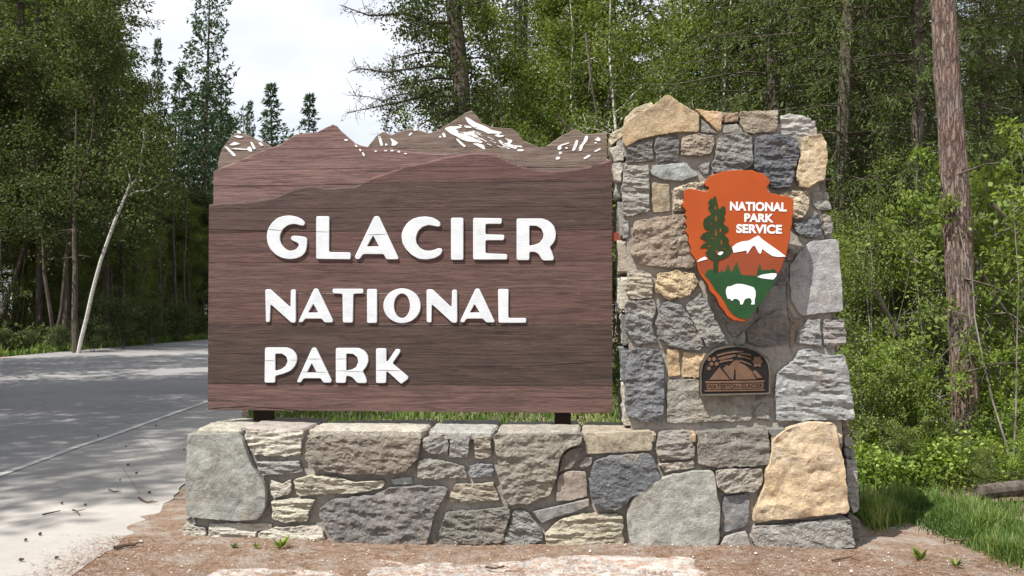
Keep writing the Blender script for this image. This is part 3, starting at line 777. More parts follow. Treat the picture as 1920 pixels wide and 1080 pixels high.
# hairline splits in the boards that run across some letters
CRACK = plain('split_shadow', (.02, .014, .012), .9, .1, .2)
for (x0, y0, x1, y1, yy, th) in ((388,430,532,433,Y_S - .0002,.003),(590,434,618,435,Y_S - .0136,.002),(500,430,529,432,Y_S - .0136,.003),(984,687,1147,677,Y_S - .0002,.0045),(390,767,420,764,Y_S - .0002,.005),(420,764,470,762,Y_S-.0002,.006),(470,762,560,769,Y_S-.0002,.004),
                                 (496,676,515,676,Y_S - .0136,.002),(541,675,557,675,Y_S-.0136,.0015),(576,673,602,673,Y_S-.0136,.002),(629,673,650,673,Y_S-.0136,.0015),(705,694,752,695,Y_S-.0136,.003),(565,697,612,698,Y_S-.0136,.0025),(629,695,684,697,Y_S-.0136,.002),(690,440,725,439,Y_S-.0136,.0025)):
    A, B = on_y(x0, y0, yy), on_y(x1, y1, yy)
    n = 10
    top = [(A.x + (B.x - A.x) * k / n, A.z + (B.z - A.z) * k / n + random.uniform(-.001, .001) + th * .5 * math.sin(math.pi * (k + .3) / (n + .6))) for k in range(n + 1)]
    bot = [(p[0], p[1] - th * math.sin(math.pi * (k + .3) / (n + .6)) - .0008) for k, p in enumerate(top)]
    off(plate('split', [top + bot[::-1]], yy, .0012, 0, CRACK, sign), sign_T)
# rails and posts
for px in (490, 1055):
    a = on_y(px, 780, .46).x
    for zz in (1.0, 1.7):
        off(box('packing_block', a - .05, a + .05, Y_S + .0565, .4855, zz, zz + .15, POST, sign), sign_T)
for px, w in ((490, 34), (1055, 30)):
    a, b = on_y(px - w / 2, 780, .46).x, on_y(px + w / 2, 780, .46).x
    off(box('post', a, b, .486, .56, BASE_TOP + .0, on_y(px, 300, .46).z, POST, sign), sign_T)
for zz in (1.05, 1.75):
    off(box('rail', xL + .1, xR - .1, .564, .60, zz, zz + .09, POST, sign), sign_T)
# steel straps tying the sign to the pillar
for zz in (on_y(1155, 445, .4).z,):
    off(box('strap', xR - .08, on_y(1180, 445, .5).x, .345, .40, zz - .03, zz + .03, plain('rusty_strap', (.22, .05, .025), .7, .3, .3), sign), sign_T)

# ------------------------------------------------------------------ arrowhead emblem
Y_A = -.12
emb = empty('arrowhead_emblem', tuple(on_y(1390, 600, Y_A)[i] + (.05 if i == 1 else 0) for i in range(3))); emb_T = emb.location.copy()
tag(emb, 'orange arrowhead shaped emblem with white NATIONAL PARK SERVICE lettering, tree and bison', 'emblem')
cZ, cZ7 = crop(1260, 300, 3.376), crop(1260, 430, 5.684)
arrow = [(222,118),(240,100),(290,84),(340,68),(380,66),(420,62),(460,66),(510,65),(540,78),(575,84),(600,105),(612,118),(622,145),(602,170),(604,192),(625,212),(660,215),(690,225),(735,230),(765,245),(771,262),(768,300),(772,330),(760,362),(763,400),(752,440),(748,500),(735,545),(727,600),(706,640),(700,680),(672,722),(652,770),(625,805),(612,840),(575,880),(542,932),(510,965),(482,1008),(462,1020),(445,1026),(415,1018),(392,1018),(350,990),(325,950),(302,925),(285,880),(268,858),(240,832),(228,790),(208,765),(180,728),(165,690),(155,640),(136,612),(118,590),(120,555),(105,520),(106,480),(85,455),(98,425),(84,395),(96,370),(78,345),(92,325),(66,295),(60,275),(78,262),(72,205),(85,188),(110,180),(145,186),(175,192),(200,200),(232,192),(236,175),(212,165),(206,148)]
AR = round_poly(face(cZ(arrow), Y_A), .006, 2)
off(plate('body', [AR], Y_A + .012, .065, .006, plain('russet_edge', (.085, .030, .018), .8, .2, .2), emb), emb_T)
off(plate('face', [round_poly(face(cZ(arrow), Y_A), .006, 2)], Y_A, .0118, .004, ORANGE, emb), emb_T)
def dec(cf, pts, y, mat, nm, rd=.003): return off(plate(nm, [round_poly(face(cf(pts), Y_A), rd, 2)], Y_A - y, .0012, 0, mat, emb), emb_T)
dec(cZ7, [(268,352),(380,322),(500,300),(640,255),(800,240),(870,182),(930,240),(1060,292),(1200,300),(1160,420),(1130,470),(1085,422),(900,495),(740,485),(345,490),(300,430)], .0015, ORANGE_BROWN, 'foothills')
dec(cZ7, [(345,490),(375,440),(405,425),(430,430),(510,460),(530,430),(550,460),(575,430),(597,370),(620,440),(640,450),(690,345),(725,450),(740,485),(820,492),(900,495),(910,440),(935,365),(955,440),(1000,430),(1040,435),(1085,420),(1110,445),(1125,470),(1120,520),(1080,585),(1010,695),(955,770),(895,840),(835,925),(790,958),(720,948),(645,905),(595,845),(555,765),(505,695),(455,640),(405,555),(368,512)], .003, GREEN, 'meadow')
dec(cI, [(1333,372),(1336,374),(1338,368),(1342,369),(1344,378),(1347,392),(1351,391),(1353,387),(1359,387),(1360,398),(1357,404),(1359,410),(1355,418),(1359,422),(1366,428),(1364,434),(1357,437),(1361,444),(1366,448),(1365,455),(1370,462),(1373,470),(1366,480),(1356,486),(1348,488),(1346,494),(1346,510),(1337,510),(1338,490),(1328,484),(1322,474),(1328,468),(1322,464),(1312,465),(1318,458),(1326,453),(1320,450),(1312,446),(1318,438),(1328,433),(1320,428),(1318,420),(1320,411),(1326,406),(1334,402),(1330,396),(1327,390),(1331,384),(1327,380)], .0045, DARKGREEN, 'tree_silhouette', .0005)
for gx, gy, gw, gh in ((1342,404,1.6,12),(1333,419,4,1.6),(1350,428,1.6,8),(1334,446,6,1.8),(1352,450,1.6,9),(1328,461,7,1.8),(1344,468,1.8,9),(1357,466,6,1.6),(1341,386,1.4,8),(1326,434,6,1.6),(1342,430,1.5,14)):
    dec(cI, [(gx, gy), (gx + gw * .6, gy + 1), (gx + gw, gy + gh * .6), (gx + gw * .5, gy + gh), (gx - 1, gy + gh * .7)], .0058, ORANGE, 'gap_fleck', .0006)
dec(cZ7, [(640,190),(680,155),(740,130),(820,120),(860,95),(920,65),(960,105),(1050,170),(1130,225),(1215,290),(1130,295),(1070,285),(1000,240),(962,208),(945,260),(925,255),(890,190),(875,170),(850,190),(800,265),(795,225),(740,235),(655,250)], .0045, WHITE, 'white_peak')
dec(cZ7, [(262,350),(300,312),(350,290),(380,318),(320,333)], .0045, WHITE, 'snowfield')
dec(cZ7, [(485,268),(500,242),(540,235),(545,255),(515,277)], .0062, WHITE, 'snowfield')
dec(cZ7, [(905,505),(960,482),(1060,467),(1115,470),(1110,500),(1080,535),(1020,530),(950,520)], .0046, WHITE, 'lake')
dec(cZ7, [(575,640),(590,610),(630,605),(660,590),(700,580),(760,585),(830,605),(870,620),(890,660),(890,710),(880,750),(880,800),(840,800),(850,770),(840,740),(820,730),(775,745),(760,780),(750,800),(725,800),(725,770),(700,745),(660,738),(645,760),(625,755),(620,740),(590,738),(580,700),(573,670)], .0046, WHITE, 'bison', .002)
for nm, txt, a, b, ch in (('lettering', 'NATIONAL', (1368.5, 394.8), (1475, 396.8), 17), ('lettering', 'PARK', (1395.5, 416), (1450.5, 417), 16), ('lettering', 'SERVICE', (1380.5, 437), (1466, 438.5), 17)):
    off(text_plate(nm, txt, a, b, ch, Y_A - .003, .002, WHITE, emb, bold=.04), emb_T)
for px, py in ((1350, 400), (1430, 400), (1390, 520)):
    p = on_y(px, py, 0)
    off(box('standoff', p.x - .02, p.x + .02, Y_A + .07, Y_PIL + .03, p.z - .02, p.z + .02, METAL, emb), emb_T)
def bolt(px, py):
    c = on_y(px, py, Y_A)
    pts = [(c.x + .008 * math.cos(k * .785), c.z + .008 * math.sin(k * .785)) for k in range(8)]
    return pts

# ------------------------------------------------------------------ bronze plaque
Y_P = .015
plq = empty('bronze_plaque', tuple(on_y(1380, 742, Y_P))); plq_T = plq.location.copy()
tag(plq, 'small arch-topped black and bronze plaque with peaks and the words WATERTON-GLACIER', 'plaque')
cP = crop(1290, 630, 8.306)
def prel(pts, y, th, mat, nm, rd=.002): return off(plate(nm, [round_poly(face(cP(pts), Y_P), rd, 2)], Y_P - y, th, .0006, mat, plq), plq_T)
outer = [(185,945),(180,560),(205,430),(280,300),(420,200),(600,155),(760,143),(920,165),(1080,220),(1200,310),(1270,430),(1288,560),(1285,915)]
prel(outer, 0, .06, BLACK, 'backing', .01)
inner = [(215,905),(212,565),(236,442),(310,322),(430,228),(600,184),(760,170),(920,192),(1062,245),(1172,330),(1240,440),(1260,560),(1258,885)]
off(plate('rim', [round_poly(face(cP(outer), Y_P), .01, 2), round_poly(face(cP(inner), Y_P), .01, 2)], Y_P - .008, .012, .001, BRONZE_RIM, plq), plq_T)
for p in ([(330,682),(490,488),(650,680)], [(545,512),(600,452),(640,470),(700,402),(760,372),(820,422),(900,462),(980,532),(1062,672),(745,680),(738,520),(720,520),(708,680),(662,672)], [(1000,560),(1050,532),(1160,650),(1080,655)]):
    prel(p, .005, .006, BRONZE, 'peak', .0006)
def arcband(x0, y0, x1, y1, sag, w):
    a = [(x0 + (x1 - x0) * t, y0 + (y1 - y0) * t - sag * 4 * t * (1 - t)) for t in (0, .2, .4, .6, .8, 1)]
    return a + [(x, y + w) for x, y in a[::-1]]
for args in ((450,295,860,228,18,26), (470,345,740,290,10,28), (490,400,700,362,8,24), (770,300,980,350,8,26), (800,262,980,285,5,24), (790,372,985,440,10,24), (500,372,690,325,6,14)):
    prel(arcband(*args), .005, .006, BRONZE, 'stripe', .0005)
for x, y in ((330,360),(405,360),(365,435),(445,435),(325,505)):
    prel([(x + 32 * math.cos(k * .628), y + 32 * math.sin(k * .628)) for k in range(10)], .005, .006, BRONZE, 'dot')
prel([(1080 + (95 if k % 2 == 0 else 62) * math.cos(k * .5236), 400 + (100 if k % 2 == 0 else 65) * math.sin(k * .5236)) for k in range(12)], .0052, .006, BRONZE, 'leaf')
prel([(265,705),(1192,692),(1185,722),(275,738)], .005, .006, BRONZE, 'banner_edge', .0006)
prel([(285,752),(1175,738),(1170,820),(295,832)], .005, .006, BRONZE, 'banner', .0006)
prel([(255,845),(1195,832),(1192,852),(260,866)], .005, .006, BRONZE, 'banner_edge', .0006)
off(text_plate('lettering', 'WATERTON-GLACIER', (1290 + 300/8.306, 630 + 818/8.306), (1290 + 1165/8.306, 630 + 806/8.306), 60/8.306, Y_P - .0068, .0015, BLACK, plq, bold=.01), plq_T)
prel([(190,918),(1278,888),(1278,905),(190,938)], .010, .005, BRONZE_RIM, 'rim_ledge', .0006)

# ================================================================== plants
class Geo:
    def __init__(s): s.v = []; s.f = []; s.t = []; s.n = 0; s.mi = []
    def quads(s, V, tint, mi=0):
        """V (n,4,3)"""
        n = len(V)
        if n == 0: return
        s.v.append(V.reshape(-1, 3)); s.f.append(np.arange(n * 4).reshape(n, 4) + s.n); s.n += n * 4
        s.t.append(np.repeat(np.broadcast_to(tint, (n,)), 4)); s.mi.append(np.full(n, mi, np.int32))
    def cards(s, c, d, nrm, ln, wd, tint, mi=0):
        """rhombic leaf cards: base at c, pointing along d"""
        d = d / (np.linalg.norm(d, axis=1, keepdims=True) + 1e-9)
        w = np.cross(d, nrm); w /= (np.linalg.norm(w, axis=1, keepdims=True) + 1e-9)
        ln = np.broadcast_to(ln, (len(c),))[:, None]; wd = np.broadcast_to(wd, (len(c),))[:, None]
        V = np.stack([c, c + d * ln * .45 + w * wd * .5, c + d * ln, c + d * ln * .45 - w * wd * .5], 1)
        s.quads(V, tint, mi)
    def tube(s, P, rad, seg=5, tint=.5, mi=0):
        P = np.asarray(P, float); n = len(P); rad = np.broadcast_to(rad, (n,))
        T = np.gradient(P, axis=0); T /= (np.linalg.norm(T, axis=1, keepdims=True) + 1e-9)
        ref = np.where(np.abs(T[:, 2:3]) > .9, np.array([[1., 0, 0]]), np.array([[0, 0, 1.]]))
        A = np.cross(T, ref); A /= (np.linalg.norm(A, axis=1, keepdims=True) + 1e-9); B = np.cross(T, A)
        an = np.linspace(0, 2 * np.pi, seg, endpoint=False)
        ring = P[:, None] + rad[:, None, None] * (np.cos(an)[None, :, None] * A[:, None] + np.sin(an)[None, :, None] * B[:, None])
        a = ring[:-1]; b = ring[1:]
        V = np.stack([a, np.roll(a, -1, 1), np.roll(b, -1, 1), b], 2).reshape(-1, 4, 3)
        s.quads(V, tint, mi)
    def mesh(s, name, mats):
        me = bpy.data.meshes.new(name)
        v = np.concatenate(s.v).astype(np.float32); f = np.concatenate(s.f).astype(np.int32)
        me.vertices.add(len(v)); me.vertices.foreach_set('co', v.ravel())
        me.loops.add(f.size); me.loops.foreach_set('vertex_index', f.ravel())
        me.polygons.add(len(f)); me.polygons.foreach_set('loop_start', np.arange(0, f.size, 4, dtype=np.int32))
        me.polygons.foreach_set('material_index', np.concatenate(s.mi))
        at = me.attributes.new('tint', 'FLOAT', 'POINT'); at.data.foreach_set('value', np.concatenate(s.t).astype(np.float32))
        for m in (mats if isinstance(mats, (list, tuple)) else [mats]): me.materials.append(m)
        me.update(calc_edges=True)
        return me

def leaf_mat(name, dark, light, accent=None, trans=.35):
    t = NT(name)
    at = t.n('ShaderNodeAttribute', _attribute_name='tint')
    oi = t.n('ShaderNodeObjectInfo')
    f = at.outputs['Fac']
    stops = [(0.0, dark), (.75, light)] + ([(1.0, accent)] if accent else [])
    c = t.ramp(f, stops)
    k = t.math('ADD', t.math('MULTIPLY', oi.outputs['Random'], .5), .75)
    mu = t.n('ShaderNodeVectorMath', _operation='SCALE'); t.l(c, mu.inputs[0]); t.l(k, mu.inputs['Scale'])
    df = t.n('ShaderNodeBsdfDiffuse'); tr = t.n('ShaderNodeBsdfTranslucent'); gl = t.n('ShaderNodeBsdfGlossy', Roughness=.45)
    t.l(mu.outputs[0], df.inputs[0])
    tm = t.n('ShaderNodeVectorMath', _operation='MULTIPLY'); t.l(mu.outputs[0], tm.inputs[0]); tm.inputs[1].default_value = (1.35, 1.35, .6)
    t.l(tm.outputs[0], tr.inputs[0])
    gl.inputs[0].default_value = (.6, .65, .6, 1)
    m1 = t.n('ShaderNodeMixShader'); m1.inputs[0].default_value = trans
    t.l(df.outputs[0], m1.inputs[1]); t.l(tr.outputs[0], m1.inputs[2])
    m2 = t.n('ShaderNodeMixShader'); m2.inputs[0].default_value = .014
    t.l(m1.outputs[0], m2.inputs[1]); t.l(gl.outputs[0], m2.inputs[2])
    t.l(m2.outputs[0], t.out.inputs['Surface'])
    return t.m
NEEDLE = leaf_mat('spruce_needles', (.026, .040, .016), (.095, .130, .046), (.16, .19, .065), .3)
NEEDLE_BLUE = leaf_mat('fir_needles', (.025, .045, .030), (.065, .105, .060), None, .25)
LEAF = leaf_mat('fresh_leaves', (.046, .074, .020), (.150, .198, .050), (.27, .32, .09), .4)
LEAF_DULL_SHADED = leaf_mat('dull_shaded_leaves', (.028, .044, .017), (.078, .104, .040), (.15, .17, .075), .35)  # dull leaf tone; on trees across the road it carries forest shade as colour
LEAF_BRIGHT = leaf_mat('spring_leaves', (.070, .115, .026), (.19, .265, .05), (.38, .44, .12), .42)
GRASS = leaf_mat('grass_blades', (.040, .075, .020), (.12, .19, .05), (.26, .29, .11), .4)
def bark_mat(name, a, b, sc=6, bump=.02, z=.25):
    t = NT(name); v = t.coords((1, 1, z)); n = t.noise(v, sc, 6, .65, .8); n2 = t.noise(t.coords(), sc * 4, 4)
    c = t.ramp(n, [(.32, a), (.66, b)])
    c = t.mix(t.ramp(n2, [(.3, .5), (.5, 0.0)]), c, tuple(x * .4 for x in a))
    t.bsdf(c, .9, .15, n, bump)
    return t.m
BARK = bark_mat('dark_bark', (.045, .035, .028), (.13, .11, .09), 9)
BARK_GREY = bark_mat('grey_bark', (.10, .09, .08), (.26, .235, .20), 9, .01)
def birch_mat():
    t = NT('birch_bark'); v = t.coords((1, 1, 5), 3.0); n = t.noise(v, 5, 5, .6, .5); n2 = t.noise(t.coords((1, 1, .5)), 2.2, 4)
    c = t.ramp(n, [(.30, (.07, .06, .05)), (.40, (.40, .385, .35)), (.8, (.56, .545, .50))])
    c = t.mix(t.ramp(n2, [(.55, 0.0), (.75, .8)]), c, (.20, .18, .15))
    t.bsdf(c, .8, .2, n, .006)
    return t.m
BIRCH = birch_mat()
def pine_bark():
    t = NT('pine_plate_bark')
    g0 = t.coords((1, 1, .16))
    ds = t.n('ShaderNodeTexNoise', Scale=14.0, Detail=5.0, Roughness=.7); t.l(g0, ds.inputs['Vector'])
    ad = t.n('ShaderNodeVectorMath', _operation='SCALE'); t.l(ds.outputs['Color'], ad.inputs[0]); ad.inputs['Scale'].default_value = .09
    a2 = t.n('ShaderNodeVectorMath', _operation='ADD'); t.l(g0, a2.inputs[0]); t.l(ad.outputs[0], a2.inputs[1]); v = a2.outputs[0]
    e = t.vor(v, 30, 'DISTANCE_TO_EDGE')
    n = t.noise(t.coords((1, 1, .14)), 34, 6, .75, .5); n2 = t.noise(t.coords((1, 1, .5)), 60, 4, .7); n0 = t.noise(t.coords(), 2.2, 4, .6)
    c = t.ramp(n, [(.30, (.085, .058, .048)), (.46, (.19, .148, .128)), (.62, (.32, .275, .245)), (.78, (.42, .38, .35))])
    c = t.mix(t.ramp(n0, [(.4, 0.0), (.65, .6)]), c, t.mix(1.0, c, (1.15, .86, .74), 'MULTIPLY'))
    c = t.mix(t.ramp(n2, [(.3, .5), (.45, 0.0)]), c, (.07, .05, .045))
    c = t.mix(t.ramp(e, [(0.0, .75), (.10, 0.0)]), c, (.06, .042, .036))
    h = t.math('ADD', t.ramp(e, [(0.0, 0.0), (.18, .6)]), t.math('MULTIPLY', n, .9))
    t.bsdf(c, .9, .15, h, .022)
    return t.m
PINE_BARK = pine_bark()

def unit(v): return v / (np.linalg.norm(v, axis=-1, keepdims=True) + 1e-9)
def conifer(seed, h, Rb, z0=.08, whorl=.38, nb=6, clen=.13, cwid=.022, droop=.32, twig_sp=.16, power=.8, dens=1.0, hang=.25, mat=None, open_=0.0, rise=.0):
    r = np.random.default_rng(seed)
    tk, cr_ = Geo(), Geo()
    zz = np.linspace(0, h, 14)
    bend = np.cumsum(r.normal(0, .03, (14, 2)), 0) * .6
    P = np.column_stack([bend[:, 0], bend[:, 1], zz])
    tr = .0085 * h + .02
    tk.tube(P, tr * (1 - zz / h) ** .8 + .012, 10, r.random())
    nw = int(h * (1 - z0) / whorl)
    base_l, dir_l, len_l, dr_l = [], [], [], []
    for i in range(nw):
        z = h * z0 + (h * (1 - z0)) * (i + r.uniform(-.3, .3)) / nw
        t = min(max((z / h - z0) / (1 - z0), 0), .985)
        Lr = Rb * (1 - t) ** power * (1 - .5 * math.exp(-t * 14)) + .12
        k = r.integers(nb - 1, nb + 2)
        a0 = r.random() * 6.28
        for j in range(k):
            if r.random() < open_: continue
            a = a0 + j * 6.283 / k + r.normal(0, .2)
            Lb = Lr * r.uniform(.6, 1.12)
            bx, by = np.interp(z, zz, bend[:, 0]), np.interp(z, zz, bend[:, 1])
            base_l.append((bx, by, z)); dir_l.append((math.cos(a), math.sin(a))); len_l.append(Lb); dr_l.append(droop * r.uniform(.6, 1.4) * (1 - t * .7) - rise * t)
    ss = np.linspace(0, 1, 6)
    for b, d, Lb, dr in zip(base_l, dir_l, len_l, dr_l):
        up = .18
        zc = lambda s: Lb * (up * s - dr * 1.3 * s ** 1.7 + dr * .45 * s ** 4)
        pts = np.column_stack([b[0] + d[0] * Lb * ss, b[1] + d[1] * Lb * ss, b[2] + zc(ss)])
        tk.tube(pts, .004 + .006 * Lb * (1 - ss * .85), 4, .4)
        nt = max(3, int(Lb / twig_sp * dens))
        s = r.uniform(.12, 1, nt) ** .85
        side = np.where(r.random(nt) < .5, -1, 1)
        P0 = np.column_stack([b[0] + d[0] * Lb * s, b[1] + d[1] * Lb * s, b[2] + zc(s)])
        tl = np.clip(.42 * Lb * (1.15 - s) * r.uniform(.5, 1.1, nt), .12, 1.1)
        ang = r.uniform(.6, 1.25, nt) * side
        D = np.column_stack([d[0] * np.cos(ang) - d[1] * np.sin(ang), d[1] * np.cos(ang) + d[0] * np.sin(ang), -hang * r.uniform(.3, 1.6, nt)])
        D[:max(1, nt // 8)] = (d[0], d[1], -.1)
        D = unit(D)
        m = max(3, int(np.mean(tl) / (clen * .42)))
        q = np.linspace(.05, 1, m)
        C = P0[:, None] + D[:, None] * (tl[:, None] * q[None])[..., None]
        C[..., 2] -= (tl[:, None] * q[None]) ** 2 * hang * .8
        C = C.reshape(-1, 3); n = len(C)
        Dr = np.repeat(D, m, 0) + r.normal(0, .55, (n, 3)); 
        nr = r.normal(0, .6, (n, 3)) + np.array([0, 0, 1.])
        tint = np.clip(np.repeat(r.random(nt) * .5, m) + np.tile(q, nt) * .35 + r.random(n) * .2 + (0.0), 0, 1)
        cr_.cards(C, Dr, nr, clen * r.uniform(.7, 1.3, n), cwid * r.uniform(.7, 1.3, n), tint)
    return tk.mesh('trunk', BARK), cr_.mesh('crown', mat or NEEDLE)

def leafy(seed, h, spread, leaf=.055, nleaf=16000, stems=1, mat=None, bark=None, z0=.25, limb_up=.7, r0=.05, clump=.28):
    r = np.random.default_rng(seed)
    tk, cr_ = Geo(), Geo()
    tips = []
    for s in range(stems):
        a = r.random() * 6.28; lean = r.uniform(.02, .16) * (1 + (stems > 1) * 1.2)
        zz = np.linspace(0, 1, 9); hh = h * r.uniform(.8, 1)
        wob = np.cumsum(r.normal(0, .035, (9, 2)), 0) * hh * .25
        off_ = r.normal(0, .12 * (stems > 1), 2)
        P = np.column_stack([off_[0] + math.cos(a) * lean * hh * zz + wob[:, 0], off_[1] + math.sin(a) * lean * hh * zz + wob[:, 1], hh * zz])
        rr = r0 * (hh / h) / math.sqrt(stems)
        tk.tube(P, rr * (1 - zz * .85), 7, r.random())
        for k in range(int(5 + h * 3.2 / math.sqrt(stems))):
            t = r.uniform(z0, 1) ** .9
            p0 = np.array([np.interp(t, zz, P[:, i]) for i in range(3)])
            al = r.random() * 6.28
            Ll = spread * (1.15 - .75 * t) * r.uniform(.4, 1.1)
            d = np.array([math.cos(al), math.sin(al), limb_up * r.uniform(.3, 1.5)]); d /= np.linalg.norm(d)
            q = np.linspace(0, 1, 5)
            LP = p0 + np.outer(q * Ll, d) + np.column_stack([r.normal(0, .03, 5), r.normal(0, .03, 5), -.12 * Ll * q ** 2])
            tk.tube(LP, rr * .35 * (1 - q * .8) * (1.1 - t), 4, .5)
            for j in range(5):
                u = r.uniform(.25, 1); b0 = np.array([np.interp(u, q, LP[:, i]) for i in range(3)])
                d2 = unit(d + r.normal(0, .7, 3)); l2 = Ll * .38 * r.uniform(.4, 1)
                b1 = b0 + d2 * l2
                tk.tube(np.stack([b0, (b0 + b1) / 2 + r.normal(0, .015, 3), b1]), np.array([.006, .004, .002]) * (h / 5) ** .3, 3, .5)
                tips.append((b0, b1))
    B0 = np.array([a for a, b in tips]); B1 = np.array([b for a, b in tips])
    idx = r.integers(0, len(tips), nleaf)
    keep = r.random(len(tips)) ** .6
    idx = idx[r.random(nleaf) < keep[idx]]
    n = len(idx)
    s = r.random((n, 1))
    C = B0[idx] * (1 - s) + B1[idx] * s + r.normal(0, clump * .45, (n, 3)) * np.array([1, 1, .7])
    tb = r.random(len(tips))
    D = r.normal(0, 1, (n, 3)); D[:, 2] -= .4
    N = r.normal(0, .7, (n, 3)) + np.array([0, 0, 1.])
    zn = (C[:, 2] / h)
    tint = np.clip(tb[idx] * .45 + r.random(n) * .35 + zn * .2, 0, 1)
    cr_.cards(C, unit(D), N, leaf * r.uniform(.7, 1.35, n), leaf * .68 * r.uniform(.8, 1.2, n), tint)
    return tk.mesh('trunk', bark or BARK_GREY), cr_.mesh('crown', mat or LEAF)

MESH = {}
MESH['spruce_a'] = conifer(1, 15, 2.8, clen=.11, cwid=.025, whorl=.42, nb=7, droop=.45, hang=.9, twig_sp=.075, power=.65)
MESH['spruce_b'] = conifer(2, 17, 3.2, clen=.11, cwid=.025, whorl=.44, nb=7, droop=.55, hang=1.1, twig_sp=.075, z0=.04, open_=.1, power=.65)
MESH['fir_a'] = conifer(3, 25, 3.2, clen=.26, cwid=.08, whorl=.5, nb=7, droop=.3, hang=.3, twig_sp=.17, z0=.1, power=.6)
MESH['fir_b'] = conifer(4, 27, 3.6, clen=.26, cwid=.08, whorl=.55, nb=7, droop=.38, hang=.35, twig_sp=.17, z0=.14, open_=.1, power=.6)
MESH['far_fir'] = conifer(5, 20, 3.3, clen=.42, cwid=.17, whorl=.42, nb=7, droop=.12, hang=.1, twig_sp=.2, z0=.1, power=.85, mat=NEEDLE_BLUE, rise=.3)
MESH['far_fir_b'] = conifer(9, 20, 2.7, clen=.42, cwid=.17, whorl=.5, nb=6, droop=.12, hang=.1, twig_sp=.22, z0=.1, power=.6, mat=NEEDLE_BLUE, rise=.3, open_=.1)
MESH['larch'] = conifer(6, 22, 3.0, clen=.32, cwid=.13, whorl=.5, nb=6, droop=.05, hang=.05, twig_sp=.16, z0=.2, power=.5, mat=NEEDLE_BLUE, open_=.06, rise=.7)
MESH['aspen_a'] = leafy(21, 9, 1.5, .06, 22000, 1, LEAF, BARK_GREY, .2, .9, .06)
MESH['aspen_b'] = leafy(22, 8, 1.6, .06, 22000, 2, LEAF, BARK_GREY, .15, .8, .06)
MESH['alder_a'] = leafy(23, 5, 1.6, .05, 20000, 5, LEAF, BARK_GREY, .1, .8, .06)
MESH['alder_b'] = leafy(24, 6, 1.9, .055, 22000, 6, LEAF, BARK_GREY, .08, .8, .06)
MESH['broad_a'] = leafy(25, 17, 3.6, .12, 42000, 1, LEAF_DULL_SHADED if 0 else LEAF, BARK, .34, .6, .16, .7)
MESH['broad_b'] = leafy(26, 14, 3.2, .12, 36000, 2, LEAF_DULL_SHADED, BARK, .26, .6, .15, .7)  # forest shade put into the crown colour by the darker leaves
MESH['bush_a'] = leafy(27, 1.6, .9, .05, 9000, 7, LEAF_BRIGHT, BARK_GREY, .05, .8, .03, .16)
MESH['bush_b'] = leafy(28, 2.2, 1.1, .05, 10000, 7, LEAF, BARK_GREY, .05, .8, .035, .2)
MESH['bush_far'] = leafy(29, 3.2, 1.9, .10, 9000, 7, LEAF_DULL_SHADED, BARK_GREY, .02, .7, .05, .4)
MESH['sapling'] = leafy(31, 3.2, .75, .05, 2600, 2, LEAF_BRIGHT, BARK_GREY, .2, .9, .02, .12)
MESH['birch'] = leafy(30, 9, 1.0, .055, 5000, 1, LEAF, BIRCH, .35, .9, .05)
NATURAL_H = dict(spruce_a=15, spruce_b=17, fir_a=25, fir_b=27, far_fir=20, far_fir_b=20, larch=22, aspen_a=9, aspen_b=8, alder_a=5, alder_b=6, broad_a=17, broad_b=14, bush_a=1.6, bush_b=2.2, bush_far=3.2, birch=9, sapling=3.2)
_protos = {}
def tree(kind, name, pos, h, label, cat='tree', group=None, wide=1.0):
    src = _protos.get(kind)
    root = empty(name, pos)
    tk, cr_ = MESH[kind]
    if src is None:
        a = link('trunk', tk, None, root); b = link('crown', cr_, None, root)
        _protos[kind] = (a, b)
    else:
        for o in src:
            c = o.copy(); COL.objects.link(c); c.parent = root
    s = h / NATURAL_H[kind]
    root.scale = (s * wide, s * wide, s)
    root.rotation_euler = (random.uniform(-.025, .025), random.uniform(-.025, .025), random.uniform(0, 6.28))
    tag(root, label, cat, group)
    return root
def top_h(d, top_py): return 1.6 + (575 - top_py) / F_PX * d

# --- far skyline in the gap, left of the sign
for px, d, top, kind, lab, wd in (
    (375, 62, -70, 'larch', 'tall open-branched conifer standing alone against the sky above the left forest', .85),
    (408, 74, 128, 'far_fir_b', 'narrow dark conifer just right of the tall open-branched one', .8),
    (448, 92, 196, 'far_fir_b', 'short faint conifer between two taller ones above the sign\'s left peak', .7),
    (470, 96, 184, 'far_fir', 'small slim conifer second left of the tallest skyline fir', .5),
    (517, 84, 150, 'far_fir', 'pointed fir in the middle of the sky gap, tallest of the middle group', .95),
    (574, 88, 171, 'far_fir', 'rounder fir at the right end of the skyline row', .9),
    (300, 66, 62, 'far_fir', 'dark conifer tip at the shoulder of the left forest beside the sky', .5),
    (350, 76, 165, 'far_fir', 'low dark conifer just left of the open-branched one', 1.0),
    (395, 84, 150, 'far_fir', 'low dark conifer tucked behind the open-branched one', 1.0),
    (428, 90, 205, 'far_fir', 'small bushy conifer over the left carved peak', 1.0),
    (330, 70, 120, 'far_fir', 'slim dark conifer peeking out behind the left forest edge', .8),
    (492, 110, 225, 'far_fir_b', 'low distant conifer half hidden behind the tallest skyline fir', .9),
    (545, 112, 240, 'far_fir_b', 'low distant conifer between the two right-hand skyline firs', .9),
    (430, 100, 215, 'far_fir', 'low distant conifer behind the narrow dark one', .9)):
    tree(kind, 'fir_tree', at_px(px, d, 575) * 1 - Vector((0, 0, 1.6)), top_h(d, top), lab, 'tree', 'conifers on the skyline', wd)
